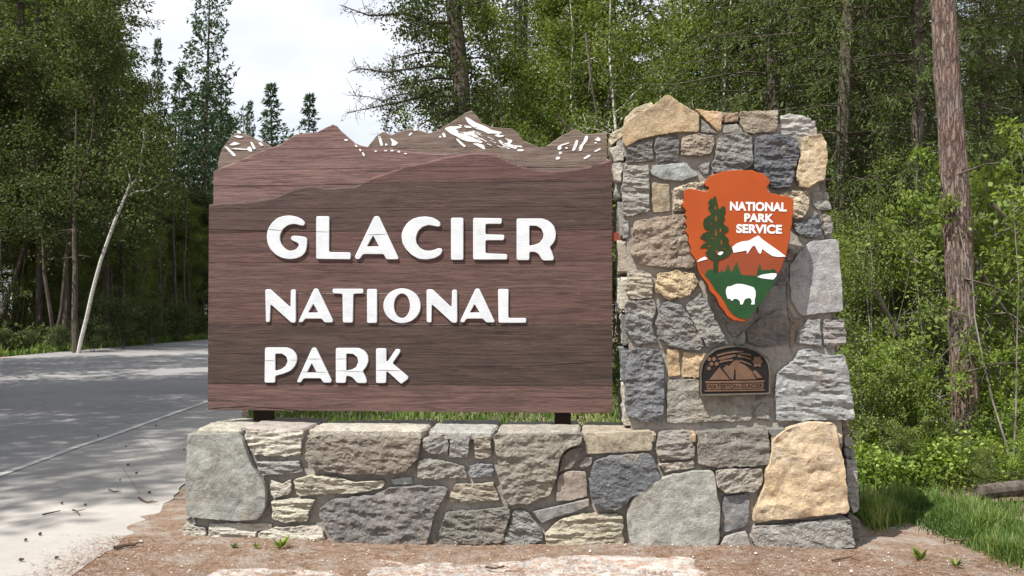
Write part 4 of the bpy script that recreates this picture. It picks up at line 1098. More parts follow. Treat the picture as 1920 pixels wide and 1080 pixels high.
# --- left forest across the road
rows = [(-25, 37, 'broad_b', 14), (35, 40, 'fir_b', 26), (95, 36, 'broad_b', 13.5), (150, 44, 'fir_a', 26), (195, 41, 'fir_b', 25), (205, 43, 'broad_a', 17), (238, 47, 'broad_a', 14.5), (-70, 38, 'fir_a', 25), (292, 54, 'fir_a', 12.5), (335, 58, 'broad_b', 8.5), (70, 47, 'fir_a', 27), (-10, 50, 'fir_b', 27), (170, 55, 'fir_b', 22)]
names = {'broad_a': ('leafy_tree', 'bright leafy tree'), 'broad_b': ('leafy_tree', 'shade-dulled leafy tree'), 'fir_a': ('fir_tree', 'tall dark fir'), 'fir_b': ('fir_tree', 'tall drooping dark fir')}
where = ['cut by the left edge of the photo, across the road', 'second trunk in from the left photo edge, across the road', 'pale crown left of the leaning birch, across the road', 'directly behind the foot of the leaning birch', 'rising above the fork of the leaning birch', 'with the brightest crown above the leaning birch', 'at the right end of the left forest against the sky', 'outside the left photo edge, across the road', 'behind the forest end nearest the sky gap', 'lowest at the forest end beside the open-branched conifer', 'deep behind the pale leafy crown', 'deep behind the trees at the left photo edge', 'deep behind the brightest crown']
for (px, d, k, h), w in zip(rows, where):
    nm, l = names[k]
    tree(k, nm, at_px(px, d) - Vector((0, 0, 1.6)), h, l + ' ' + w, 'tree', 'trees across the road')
for i in range(46):
    d = random.uniform(48, 95); a = -17.5 - random.uniform(0, 20) + (d - 48) * .03
    px = 960 + a / d * F_PX
    if px > 330 and random.random() < .9: continue
    pe = px + 3.2 / d * F_PX
    hmax = 27 if pe < 250 else 1.6 + (575 - (pe - 250) * 3.4) / F_PX * d
    if pe > 420: continue
    k = random.choice(['fir_a', 'fir_b', 'fir_a', 'broad_a'])
    tree(k, names[k][0], place(a, d), max(4, min(27, hmax)), ('fir' if k[0] == 'f' else 'leafy tree') + ' in the dark forest across the road, ' + ('left of the birch' if px < 140 else 'behind the birch' if px < 230 else 'between birch and sky gap' if px < 330 else 'below the skyline') + (', nearer row' if d < 62 else ', middle row' if d < 78 else ', rear row'), 'tree', 'firs deep in the left forest' if k[0] == 'f' else 'leafy trees deep in the left forest')
for (px, d, h) in ((420, 66, 7.5), (360, 52, 6.2), (395, 58, 7.5), (338, 50, 5.5)):
    pass
for px, d, h, k, lab in ((385, 56, 9.6, 'broad_b', 'small light green leafy tree right beside the left edge of the sign'), (350, 53, 8.2, 'broad_a', 'small leafy tree one step left of the sign edge across the road'), (420, 68, 9.5, 'broad_b', 'low leafy tree partly behind the carved left mountain')):
    tree(k, 'leafy_tree', at_px(px, d) - Vector((0, 0, 1.6)), h, lab, 'tree', 'small trees at the forest end', 1.0)
for i in range(42):
    d = random.uniform(37, 62); a = -17.0 - random.uniform(.8, 7) + (d - 37) * .05
    tree('alder_b' if i % 2 else 'alder_a', 'understory_shrub', place(a, d), random.uniform(3, 6.5), ('broad' if i % 2 else 'low') + ' shaded shrub under the trees across the road, ' + (lambda q: 'left of the birch' if q < 140 else 'behind the birch' if q < 230 else 'between birch and sign' if q < 385 else 'hidden beyond the sign edge')(960 + a / d * F_PX) + (', nearer' if d < 48 else ', deeper'), 'shrub', 'shrubs under the left forest')
for i, (px, d, lab) in enumerate(((175, 34.5, 'low green bush at the foot of the leaning birch'), (230, 37, 'rounded green bush on the verge right of the leaning birch'), (285, 40, 'low bush on the verge midway between birch and sign'), (340, 45, 'low bush on the verge closest to the sign edge'), (60, 34, 'dark bush under the trees at the far left verge'), (5, 33, 'dark bush cut by the left photo edge on the verge'), (115, 35, 'dark bush left of the leaning birch on the verge'), (375, 50, 'small bush touching the sign edge across the road'))):
    tree('bush_far', 'roadside_bush', at_px(px, d) - Vector((0, 0, 1.6)), random.uniform(.9, 2.0) * (.7 if px < 150 else 1), lab, 'bush', 'bushes along the far verge')
# pale and dark stems of the forest edge
def bare_stem(px, d, r_, h, lab, mat):
    p = at_px(px, d) - Vector((0, 0, 1.6)); g = Geo()
    zz = np.linspace(0, h, 10); b = np.cumsum(rng.normal(0, .05, (10, 2)), 0)
    g.tube(np.column_stack([b[:, 0], b[:, 1], zz]), r_ * (1 - zz / h * .75), 8, .5)
    for k in range(9):
        z = rng.uniform(2, h); a = rng.random() * 6.28; l = rng.uniform(.4, 1.2); q = np.linspace(0, 1, 4)
        g.tube(np.column_stack([np.interp(z, zz, b[:, 0]) + math.cos(a) * l * q, np.interp(z, zz, b[:, 1]) + math.sin(a) * l * q, z - .15 * l * q]), .02 * (1 - q * .8), 4, .5)
    o = empty('dead_tree', p); link('trunk', g.mesh('trunk', mat), None, o)
    tag(o, lab, 'tree', 'bare trunks at the forest edge')
for px, d, r_, lab in ((137, 34, .12, 'bare trunk just left of the leaning birch foot'), (120, 37, .13, 'second bare trunk left of the leaning birch'), (228, 42, .14, 'dark bare trunk right of the leaning birch'), (255, 46, .12, 'dark bare trunk above the rounded verge bush'),
                       (330, 47, .1, 'thin dark bare trunk near the sign edge'), (348, 48, .08, 'thin pale bare trunk nearest the sign edge'), (70, 38, .14, 'dark bare trunk in the shade left of the birch pair'), (40, 42, .13, 'dark bare trunk near the left photo edge'), (195, 44, .1, 'dark bare trunk close behind the birch'), (300, 50, .1, 'thin bare trunk midway to the sign')):
    bare_stem(px, d, r_, rng.uniform(8, 12), lab, BARK)
# leaning birch
g = Geo(); D_B = 33.6
def wpts(pts, d): return np.array([tuple(at_px(x, d, y)) for x, y in pts])
b0 = at_px(150, D_B) - Vector((0, 0, 1.6))
P = wpts([(147,668),(152,640),(163,595),(172,552),(180,520),(188,490),(200,455),(213,418),(222,395),(232,372),(241,350)], D_B)
g.tube(P, np.linspace(.075, .048, len(P)), 8, .5)
for pts, r_ in (([(241,352),(243,335),(238,318),(234,308)], .04), ([(241,352),(252,338),(260,325),(261,308),(264,285),(268,262),(266,240)], .045), ([(240,368),(250,360),(262,357),(275,358),(288,352),(296,345)], .03)):
    Q = wpts(pts, D_B); g.tube(Q, np.linspace(r_, .012, len(Q)), 6, .5)
root = empty('birch_tree', b0)
me = g.mesh('trunk', BIRCH); me.transform(__import__('mathutils').Matrix.Translation(-b0)); link('trunk', me, None, root)
g = Geo(); n = 2600; C = wpts([(265, 250), (238, 310), (290, 345), (262, 290)], D_B)[rng.integers(0, 4, n)] + rng.normal(0, .55, (n, 3)) - np.array(b0)
g.cards(C, unit(rng.normal(0, 1, (n, 3))), rng.normal(0, 1, (n, 3)) + [0, 0, 1], .12, .08, rng.random(n))
link('crown', g.mesh('crown', LEAF_DULL_SHADED), None, root)
tag(root, 'slender white-barked birch leaning right across the road from the sign', 'tree')

# tall trees up the road's left side, outside the frame: they throw the dappled shade on the road
shade_lab = ['nearest the viewpoint', 'second up the road', 'third up the road', 'fourth up the road', 'fifth up the road', 'sixth up the road', 'seventh up the road', 'eighth up the road', 'last before the photo edge', 'set back behind the middle ones', 'set back further on']
for i, (a, d) in enumerate(((-12.4, 2.6), (-12.4, 5.4), (-12.8, 8.4), (-13.2, 11.6), (-14.2, 15.0), (-17.8, 19.5), (-18.2, 24.5))):
    k = ['fir_b', 'fir_a', 'fir_b', 'broad_a'][i % 4]
    tree(k, names[k][0], place(a, d), random.uniform(24, 28) * (.82 if k[0] == 'b' else 1), 'tall roadside ' + ('fir' if k[0] == 'f' else 'leafy tree') + ' outside the left photo edge, ' + shade_lab[i], 'tree', 'tall trees up the left roadside', 1.1)

# --- right of the road: behind the sign and pillar
RT = [  # px, distance, top_y or None, height, kind
 (930, 20.0, 9.0, 'aspen_b', 'bright leafy tree right of the dark trunk behind the sign'),
 (965, 19, 9.5, 'aspen_a', 'leafy tree above the tallest carved snow peak'),
 (1030, 17, 8.5, 'aspen_b', 'many-stemmed leafy tree above the carved valley right of the snow peak'),
 (1085, 21, 10, 'aspen_a', 'leafy tree above the right end of the carved skyline'),
 (1140, 18, 9, 'aspen_a', 'leafy tree above the gap between sign and pillar'),
 (1215, 22, 10, 'aspen_b', 'leafy tree behind the pointed stone on the pillar'),
 (1290, 19, 8, 'alder_b', 'leafy clump behind the pillar top centre'),
 (890, 24, 6.2, 'alder_b', 'leafy clump low behind the dark trunk'),
 (1380, 23, 15, 'spruce_b', 'hanging-branched spruce behind the pillar top right'),
 (1470, 15, 13, 'spruce_a', 'dark spruce above the pale stone at the pillar\'s right top'),
 (1560, 13.0, 12, 'spruce_b', 'spruce with hanging sprays right beside the pillar top'),
 (1645, 14.5, 13, 'spruce_a', 'dark spruce midway between pillar and big pine trunk'),
 (1715, 12.5, 11, 'spruce_b', 'spruce just left of the big pine trunk'),
 (1860, 17, 13, 'spruce_a', 'dark spruce just right of the big pine trunk'),
 (1935, 14, 11, 'spruce_b', 'spruce cut by the right photo edge'),
 (1600, 12.2, 2.9, 'alder_a', 'dull leafy clump right of the pillar shoulder'),
 (1680, 11.6, 2.7, 'alder_b', 'leafy clump left of the pine trunk at mid height'),
 (1630, 11.0, 2.9, 'alder_a', 'white-flecked leafy shrub against the pillar\'s lower right side'),
 (1740, 11.8, 3.3, 'alder_b', 'leafy shrub left of the pine trunk foot'),
 (1890, 10.5, 3.2, 'bush_b', 'fresh green shrub right of the pine trunk'),
 (1915, 12.0, 3.4, 'alder_b', 'tall leafy clump behind the shrubs at the right photo edge'),
]
for px, d, h, k, lab in RT:
    nm = {'a': 'leafy_tree', 's': 'spruce_tree', 'b': 'shrub'}[k[0]]
    cat = {'leafy_tree': 'tree', 'spruce_tree': 'tree', 'shrub': 'shrub'}[nm]
    tree(k, nm, at_px(px, d) - Vector((0, 0, 1.6)), h, lab, cat, {'leafy_tree': 'leafy trees behind the wall', 'spruce_tree': 'spruces behind the wall', 'shrub': 'shrubs beside the pine trunk'}[nm])
def zone(px, d):
    z = 'outside the right photo edge' if px > 1930 else 'right of the pine trunk' if px > 1820 else 'between pillar and pine trunk' if px > 1600 else 'above the pillar right half' if px > 1420 else 'above the pillar left half' if px > 1200 else 'above the right end of the sign' if px > 1050 else 'above the tallest carved peak'
    return z + (', front row' if d < 30 else ', second row' if d < 42 else ', third row' if d < 54 else ', rearmost row')
for i in range(78):
    d = random.uniform(21, 66); a = random.uniform(-.03 * d - 1.5, .62 * d)
    px = 960 + a / d * F_PX
    if px < 900 and d > 26: continue
    k = random.choice(['spruce_a', 'spruce_b', 'fir_a', 'aspen_a', 'aspen_b'] if px < 1350 else ['spruce_a', 'spruce_b', 'fir_a', 'fir_b'])
    h = {'s': 15, 'f': 22, 'a': 10}[k[0]] * random.uniform(.8, 1.05)
    l = {'s': 'spruce', 'f': 'tall fir', 'a': 'leafy tree'}[k[0]]
    tree(k, {'s': 'spruce_tree', 'f': 'fir_tree', 'a': 'leafy_tree'}[k[0]], place(a, d), h, l + ' deep in the wood ' + zone(px, d), 'tree', l + 's deep in the right-hand wood')
# pale thin birches
for px, d, h, lean, lab in ((1165, 15.5, 9.5, -.10, 'thin white birch leaning left behind the gap between sign and pillar'), (1308, 17, 10.5, .02, 'straight thin white birch rising from behind the pillar top'), (1185, 20, 10.5, .03, 'thin pale birch behind the pointed stone'), (1245, 19, 10, -.02, 'pale slim birch above the pillar\'s left top'), (1075, 17, 9, -.08, 'thin pale birch above the right carved peak')):
    t_ = tree('birch', 'birch_tree', at_px(px, d) - Vector((0, 0, 1.6)), h, lab, 'tree', 'thin birches behind the wall')
    t_.rotation_euler = (0, lean, random.uniform(0, 6)); t_.rotation_euler = (0, lean, 0)

# dark old tree with bare lower limbs reaching over the gap
D_L = 17.0
g = Geo(); fo = Geo()
lb = at_px(858, D_L) - Vector((0, 0, 1.6))
P = np.array([tuple(at_px(860, D_L, 575 + 1.6 * F_PX / D_L)), tuple(at_px(866, D_L, 400)), tuple(at_px(868, D_L, 230)), tuple(at_px(862, D_L, 120)), tuple(at_px(848, D_L, 0)), tuple(at_px(842, D_L, -260)), tuple(at_px(838, D_L, -560)), tuple(at_px(836, D_L, -900))])
g.tube(P, [.19, .165, .15, .14, .13, .10, .07, .02], 12, .5)
limbs = [([(850,40),(800,40),(760,22),(720,25),(690,26),(660,15),(635,6)], .035), ([(860,62),(820,48),(790,40),(770,35),(740,30)], .022), ([(862,100),(800,95),(770,100),(740,108),(736,125)], .022), ([(862,125),(800,122),(760,128),(722,134),(700,130),(672,126),(655,132)], .028),
         ([(865,148),(820,145),(780,152),(745,158),(715,168)], .025), ([(868,160),(830,165),(790,180),(750,190),(730,194),(700,200),(680,204),(650,210)], .034), ([(866,205),(830,212),(800,225),(780,240)], .03), ([(862,180),(820,178),(770,172),(740,178),(720,188),(690,180),(660,178)], .018),
         ([(840,-20),(780,-10),(730,-25),(690,-20),(640,-35)], .03), ([(850,10),(900,0),(950,-15)], .02), ([(862,110),(900,105),(930,95)], .02), ([(866,170),(900,165),(925,172)], .018), ([(735,190),(728,215),(722,235),(730,250)], .012), ([(760,182),(750,200),(735,212),(728,228)], .012), ([(736,110),(734,130),(742,145)], .01)]
for pts, r_ in limbs:
    dd = D_L + np.linspace(0, rng.uniform(-1.2, 1.2), len(pts))
    Q = np.array([tuple(at_px(x, d, y)) for (x, y), d in zip(pts, dd)])
    g.tube(Q, np.linspace(r_, .006, len(Q)), 6, .5)
    seg = np.linalg.norm(np.diff(Q, axis=0), axis=1).sum()
    tt = np.linspace(0, 1, len(Q))
    for k in range(int(seg * 26)):
        u = rng.uniform(.08, 1); p = np.array([np.interp(u, tt, Q[:, i]) for i in range(3)])
        d_ = unit(np.array([rng.normal(-.25, .55), rng.normal(0, .6), rng.normal(.12, .6)])); l = rng.uniform(.08, .34)
        m = p + d_ * l * .5 + rng.normal(0, .02, 3)
        g.tube(np.stack([p, m, p + d_ * l + rng.normal(0, .03, 3)]), [.006, .004, .002], 3, .4)
        if rng.random() < .35:
            e = m + unit(d_ + rng.normal(0, .8, 3)) * l * .5
            g.tube(np.stack([m, e]), [.004, .002], 3, .4)
        if u < .75 or rng.random() < .25:
            n = rng.integers(4, 13)
            C = p + d_ * l * rng.random((n, 1)) + rng.normal(0, .05, (n, 3))
            fo.cards(C, unit(rng.normal(0, 1, (n, 3))), rng.normal(0, 1, (n, 3)), .05, .022, rng.random(n))
# olive foliage close to the trunk
n = 8500
cx = rng.uniform(745, 900, n); cy = rng.uniform(-60, 250, n); cx += (130 - np.clip(cy, 0, 250)) * .15
cl = np.array([(rng.uniform(750, 900), rng.uniform(-50, 240), rng.uniform(-1, 1)) for _ in range(70)])
i = rng.integers(0, 70, n)
C = np.array([tuple(at_px(cl[k, 0] + a, D_L + cl[k, 2] + b, cl[k, 1] + c)) for k, a, b, c in zip(i, rng.normal(0, 20, n), rng.normal(0, .4, n), rng.normal(0, 11, n))])
fo.cards(C, unit(rng.normal(0, 1, (n, 3))), rng.normal(0, 1, (n, 3)) + [0, 0, .6], .07, .035, rng.random(n) * .8)
root = empty('bare_limbed_tree', lb)
MT = __import__('mathutils').Matrix.Translation(-lb)
me = g.mesh('trunk', BARK); me.transform(MT); link('trunk', me, None, root)
me = fo.mesh('crown', LEAF_DULL_SHADED); me.transform(MT); link('crown', me, None, root)
tag(root, 'dark old tree behind the sign with bare twiggy limbs reaching left over the sky', 'tree')

# big pine trunk on the right
D_P = 9.4
pb = at_px(1812, D_P) - Vector((0, 0, 1.6))
path = [at_px(1816, D_P, 905), at_px(1812, D_P, 860), at_px(1806, D_P, 700), at_px(1796, D_P, 400), at_px(1777, D_P, 100), at_px(1770, D_P, -60), at_px(1758, D_P, -400), at_px(1750, D_P, -900), at_px(1745, D_P, -1500), at_px(1742, D_P, -2300)]
rad = [.165, .132, .118, .124, .108, .104, .115, .095, .07, .02]
zs = np.array([p.z for p in path]); zi = np.concatenate([np.linspace(zs[0], 5.5, 420), np.linspace(5.6, zs[-1], 60)])
PX = np.interp(zi, zs, [p.x for p in path]); PY = np.interp(zi, zs, [p.y for p in path]); RR = np.interp(zi, zs, rad)
SEG = 72
an = np.linspace(0, 2 * np.pi, SEG, endpoint=False)
ring = np.zeros((len(zi), SEG, 3))
for a_i, a in enumerate(an):
    for z_i, z in enumerate(zi):
        if z < 5.6:
            q = noise.voronoi(Vector((math.cos(a) * 4.6 + .5 * noise.noise(Vector((a * 2, z * 4, 0))), math.sin(a) * 4.6, z * 2.6)))[0]
            k = min(.008, (q[1] - q[0]) * .02) + noise.noise(Vector((math.cos(a) * 4, math.sin(a) * 4, z * 5))) * .005
        else: k = 0
        r_ = RR[z_i] + k
        ring[z_i, a_i] = (PX[z_i] + math.cos(a) * r_, PY[z_i] + math.sin(a) * r_, z)
g = Geo()
A_, B_ = ring[:-1], ring[1:]
g.quads(np.stack([A_, np.roll(A_, -1, 1), np.roll(B_, -1, 1), B_], 2).reshape(-1, 4, 3), .5)
root = empty('pine_tree', pb); MT = __import__('mathutils').Matrix.Translation(-pb)
me = g.mesh('trunk', PINE_BARK); me.transform(MT); me.shade_smooth(); link('trunk', me, None, root)
g2, fo = Geo(), Geo()
for k in range(60):
    z = rng.uniform(7.2, zs[-1]); a = rng.random() * 6.28; l = rng.uniform(.8, 2.4) * (1.25 - (z - 7) / (zs[-1] - 7))
    p = np.array([np.interp(z, zs, [q.x for q in path]), np.interp(z, zs, [q.y for q in path]), z]); d_ = np.array([math.cos(a), math.sin(a), .15])
    g2.tube(np.stack([p, p + d_ * l * .5, p + d_ * l]), [.03, .02, .006], 5, .4)
    n = int(160 * l); u = rng.random((n, 1)) ** .6
    fo.cards(p + d_ * l * u + rng.normal(0, .17, (n, 3)), unit(rng.normal(0, 1, (n, 3)) + d_), rng.normal(0, 1, (n, 3)), .16, .025, rng.random(n))
for px, py, dx, dz in ((1800, 520, .5, -.25), (1806, 640, -.35, -.2), (1790, 330, .45, .1), (1804, 700, .5, .12)):
    p = np.array(tuple(at_px(px, D_P - .1, py))); e = p + [dx, -.25, dz]
    g2.tube(np.stack([p, (p + e) / 2 + [0, 0, .04], e]), [.012, .008, .003], 5, .4)
me = g2.mesh('limbs', BARK); me.transform(MT); link('limbs', me, None, root)
me = fo.mesh('crown', NEEDLE); me.transform(MT); link('crown', me, None, root)
tag(root, 'thick straight pine trunk with scaly reddish grey bark right of the pillar', 'tree')

# bright twiggy saplings around the pine
for px, py, d, s, kk, lab in ((1690, 0, 8.9, .6, 'bush_b', 'small leafy plant at the grass edge between wall and pine'), (1850, 0, 8.3, .45, 'bush_b', 'low leafy plant in the grass in front of the log'), (1895, 0, 8.8, 3.1, 'sapling', 'bright spring-green sapling at the right edge in front of the pine'), (1875, 0, 9.3, 1.15, 'bush_a', 'bright leafy shrub at the foot of the pine on its right'), (1650, 0, 9.6, 1.15, 'bush_a', 'bright low shrub right of the yellow stone'), (1715, 0, 10.2, .95, 'bush_a', 'bright low shrub left of the pine foot'),
                               (1915, 0, 8.3, .5, 'bush_a', 'low bright weeds clump in the bottom right corner'), (1615, 0, 9.4, 1.25, 'bush_b', 'green shrub touching the base wall\'s right end'), (1775, 0, 9.3, .55, 'bush_b', 'small green shrub in front of the pine foot'), (1740, 0, 10.6, 3.6, 'sapling', 'tall thin bright sapling left of the pine trunk')):
    o = tree(kk, 'sapling' if 'sapling' in lab else 'shrub', at_px(px, d) - Vector((0, 0, 1.6)), s, lab, 'sapling' if 'sapling' in lab else 'shrub', 'bright plants by the pine', .8 if s > 3 else 1.0)
# dead pale branches in the undergrowth
def branch(pts, d, r_, lab, mat=BARK_GREY, twigs=10):
    Q = np.array([tuple(at_px(x, dd, y)) for (x, y), dd in zip(pts, np.linspace(d, d + .6, len(pts)))])
    Q += rng.normal(0, .008, Q.shape)
    g = Geo(); g.tube(Q, np.linspace(r_, r_ * .25, len(Q)), 6, .5); tt = np.linspace(0, 1, len(Q))
    for k in range(twigs):
        u = rng.uniform(.2, 1); p = np.array([np.interp(u, tt, Q[:, i]) for i in range(3)]); d_ = unit(rng.normal(0, 1, 3)); l = rng.uniform(.1, .4)
        g.tube(np.stack([p, p + d_ * l * .5 + rng.normal(0, .02, 3), p + d_ * l]), [r_ * .3, r_ * .2, r_ * .1], 4, .5)
    c = Vector(Q.mean(0)); me = g.mesh('dead_branch', mat); me.transform(__import__('mathutils').Matrix.Translation(-c))
    o = link('dead_branch', me); o.location = c
    tag(o, lab, 'dead branch', 'dead branches in the undergrowth')
branch([(1640,545),(1665,590),(1690,630),(1710,670),(1730,715),(1750,745),(1765,780)], 9.9, .022, 'pale crooked dead branch slanting down between pillar and pine')
branch([(1860,380),(1890,410),(1930,440),(1960,455)], 9.0, .02, 'pale dead branch at the right edge beside the pine trunk')
branch([(1835,500),(1870,560),(1900,600),(1925,640)], 9.3, .018, 'pale forked dead branch low at the right edge')
branch([(1835,620),(1860,680),(1890,730),(1900,750)], 9.2, .016, 'thin dead branch right of the pine foot')
branch([(1668,830),(1680,815),(1720,795),(1760,785)], 9.4, .02, 'grey dead branch arching low left of the pine foot', twigs=16)
branch([(1668,960),(1664,900),(1668,840),(1672,815)], 9.3, .012, 'upright thin dark stem beside the base wall')
branch([(1765,940),(1772,900),(1760,860),(1745,840)], 8.6, .012, 'thin curved tan stem in the grass left of the pine', twigs=3)
branch([(1925,900),(1905,925),(1915,960),(1930,985)], 8.2, .018, 'curved bare root at the right photo edge', twigs=2)
branch([(1740,345),(1600,350),(1500,345)], 15, .02, 'long dead limb behind the pillar top right', twigs=22)
branch([(1100,60),(1110,150),(1125,240),(1150,300)], 15.5, .03, 'leaning dead pale stem behind the gap beside the pillar', twigs=14)
branch([(1045,215),(1072,242),(1090,262)], 12.0, .02, 'short pale dead stick above the right carved peak', twigs=2)
# fallen log
Q = np.array([tuple(on_z(1862, 938, .10) + Vector((0, .3, 0))), tuple(on_z(1905, 935, .11) + Vector((0, .35, 0))), tuple(on_z(2040, 925, .14) + Vector((0, .4, 0)))])
g = Geo(); g.tube(np.vstack([Q[:1] - [.012, 0, 0], Q[:1], Q]), [.001, .04, .060, .065, .07], 12, .5)
c = Vector(Q.mean(0)); me = g.mesh('fallen_log', BARK); me.transform(__import__('mathutils').Matrix.Translation(-c)); o = link('fallen_log', me); o.location = c
tag(o, 'short grey fallen log in the grass at the right photo edge', 'log')

# ================================================================== ground
def ground_mat():
    t = NT('forest_floor'); v = t.coords()
    n1 = t.noise(v, 1.3, 7, .65); n2 = t.noise(v, 16, 7, .75); n3 = t.noise(v, 85, 5, .75); n4 = t.noise(v, 4.5, 7, .7); n5 = t.noise(v, 38, 6, .75)
    c = t.ramp(n2, [(.28, (.15, .088, .056)), (.5, (.30, .205, .145)), (.72, (.41, .315, .245))])
    c = t.mix(t.ramp(n4, [(.47, 0.0), (.60, .75)]), c, (.42, .37, .325))
    c = t.mix(t.ramp(n1, [(.55, 0.0), (.68, .55)]), c, (.17, .125, .10))
    c = t.mix(t.ramp(n5, [(.58, 0.0), (.68, .75)]), c, (.56, .51, .46))
    c = t.mix(t.ramp(n5, [(.30, .8), (.41, 0.0)]), c, (.085, .05, .036))
    c = t.mix(t.ramp(n3, [(.60, 0.0), (.70, .8)]), c, (.60, .54, .48))
    c = t.mix(t.ramp(n3, [(.30, .8), (.40, 0.0)]), c, (.07, .045, .035))
    t.bsdf(c, .95, .1, t.math('ADD', n2, t.math('ADD', t.math('MULTIPLY', n3, .5), t.math('MULTIPLY', n5, .5))), .035)
    return t.m
def road_mat():
    t = NT('weathered_asphalt'); v = t.coords()
    n1 = t.noise(v, .5, 6, .6); n2 = t.noise(v, 5, 6, .7); n3 = t.noise(v, 95, 4, .75); n4 = t.noise(v, 24, 5, .7)
    c = t.ramp(n1, [(.3, (.30, .284, .265)), (.7, (.385, .362, .33))])
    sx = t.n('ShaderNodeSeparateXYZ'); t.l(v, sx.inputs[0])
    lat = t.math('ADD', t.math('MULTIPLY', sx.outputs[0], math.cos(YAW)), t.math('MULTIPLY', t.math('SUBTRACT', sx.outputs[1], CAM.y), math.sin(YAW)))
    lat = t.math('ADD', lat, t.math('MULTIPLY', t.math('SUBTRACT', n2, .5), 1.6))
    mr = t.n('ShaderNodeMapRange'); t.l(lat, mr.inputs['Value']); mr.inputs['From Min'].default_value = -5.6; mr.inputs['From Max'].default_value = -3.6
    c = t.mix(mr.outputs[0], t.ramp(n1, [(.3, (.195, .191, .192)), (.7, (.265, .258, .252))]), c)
    c = t.mix(t.ramp(n2, [(.35, .4), (.55, 0.0)]), c, t.mix(1.0, c, (.82, .82, .82), 'MULTIPLY'))
    c = t.mix(t.ramp(n4, [(.60, 0.0), (.70, .45)]), c, t.mix(1.0, c, (1.15, 1.0, .86), 'MULTIPLY'))
    c = t.mix(t.ramp(n3, [(.30, .6), (.42, 0.0)]), c, t.mix(1.0, c, (.45, .45, .45), 'MULTIPLY'))
    c = t.mix(t.ramp(n3, [(.60, 0.0), (.72, .6)]), c, t.mix(1.0, c, (1.6, 1.6, 1.6), 'MULTIPLY'))
    e = t.vor(t.coords((1, 1, 1)), .45, 'DISTANCE_TO_EDGE')
    c = t.mix(t.ramp(e, [(0.0, .5), (.006, 0.0)]), c, (.12, .11, .10))
    t.bsdf(c, .9, .2, n3, .004)
    return t.m
FLOOR, ROAD = ground_mat(), road_mat()
def gz(x, y):
    """gentle unevenness of the ground"""
    p = Vector((x * .5, y * .5, 0))
    a = 0.03 * noise.noise(p) + .008 * noise.noise(p * 6)
    d = (Vector((x, y, 0)) - Vector((CAM.x, CAM.y, 0)))
    lat = d.x * math.cos(YAW) + d.y * math.sin(YAW); dep = -d.x * math.sin(YAW) + d.y * math.cos(YAW)
    if lat < -2.6: a *= max(0, 1 - (-2.6 - lat) / .8)
    return a
bm = bmesh.new()
xs = sorted(set([-400, -200, -100, -50, -30, -20] + list(np.round(np.arange(-14, 12.01, .2), 3)) + [14, 20, 30, 50, 100, 200, 400]))
ys = sorted(set([-200, -80, -40, -20, -12] + list(np.round(np.arange(-8, 8.01, .2), 3)) + [10, 14, 20, 30, 50, 100, 200, 400, 700]))
grid = [[bm.verts.new((x, y, gz(x, y) if (-14 <= x <= 12 and -8 <= y <= 8) else 0)) for y in ys] for x in xs]
for i in range(len(xs) - 1):
    for j in range(len(ys) - 1):
        bm.faces.new((grid[i][j], grid[i + 1][j], grid[i + 1][j + 1], grid[i][j + 1]))
me = bpy.data.meshes.new('ground'); bm.to_mesh(me); bm.free(); me.shade_smooth()
tag(link('ground', me, FLOOR), 'reddish brown dirt and needle litter ground', None, None, 'structure')

edge = [on_z(60, 1130), on_z(130, 1082), on_z(190, 1045), on_z(240, 1012), on_z(285, 975), on_z(318, 942), on_z(350, 905)]
road_pts = [place(-.9, -30), place(-1.6, 2.0)] + edge + [place(-2.55, 9.3), place(-3.3, 12), place(-4.1, 15), place(-4.9, 19), place(-5.2, 28), place(-5.5, 60), place(-6, 140), place(-10.5, 140), place(-13.2, 60), place(-15.0, 46), place(-16.1, 32), place(-14.8, 27), place(-12.8, 21), place(-11.4, 12), place(-10.8, 0), place(-10.6, -30)]
# near edge gets a ragged outline
rp = []
for i, p in enumerate(road_pts):
    q = road_pts[(i + 1) % len(road_pts)]; n = 8 if (p - q).length < 6 else 1
    for k in range(n):
        r_ = p.lerp(q, k / n)
        if n > 1: r_ = r_ + Vector((noise.noise(r_ * 4) * .05 + noise.noise(r_ * 13) * .025, noise.noise(r_ * 5 + Vector((9, 0, 0))) * .03, 0))
        rp.append(r_)
bm = bmesh.new(); f = bm.faces.new([bm.verts.new((p.x, p.y, .008)) for p in rp]); bmesh.ops.triangulate(bm, faces=[f])
me = bpy.data.meshes.new('road'); bm.to_mesh(me); bm.free()
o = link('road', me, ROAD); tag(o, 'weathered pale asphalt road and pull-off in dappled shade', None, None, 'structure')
if me.polygons[0].normal.z < 0: me.flip_normals()
# worn edge line
def line_mat():
    t = NT('worn_line_paint'); v = t.coords(); n = t.noise(v, 9, 6, .75)
    c = t.mix(t.ramp(n, [(.44, 0.0), (.66, .8)]), (.36, .35, .335), (.68, .67, .65))
    t.bsdf(c, .8, .2, n, .003); return t.m
pl = [on_z(-160, 950), on_z(0, 893), on_z(150, 838), on_z(200, 822), on_z(260, 800), on_z(330, 775), on_z(385, 756), on_z(470, 724)]
g = Geo()
V = []
for a, b in zip(pl[:-1], pl[1:]):
    a = Vector(a); b = Vector(b); nrm = Vector((-(b - a).y, (b - a).x, 0)).normalized() * .045
    V.append([(a - nrm), (b - nrm), (b + nrm), (a + nrm)])
V = np.array([[(p.x, p.y, .016) for p in q] for q in V]); g.quads(V, .5)
tag(link('edge_line', g.mesh('edge_line', line_mat())), 'worn white edge line on the road', None, None, 'structure')

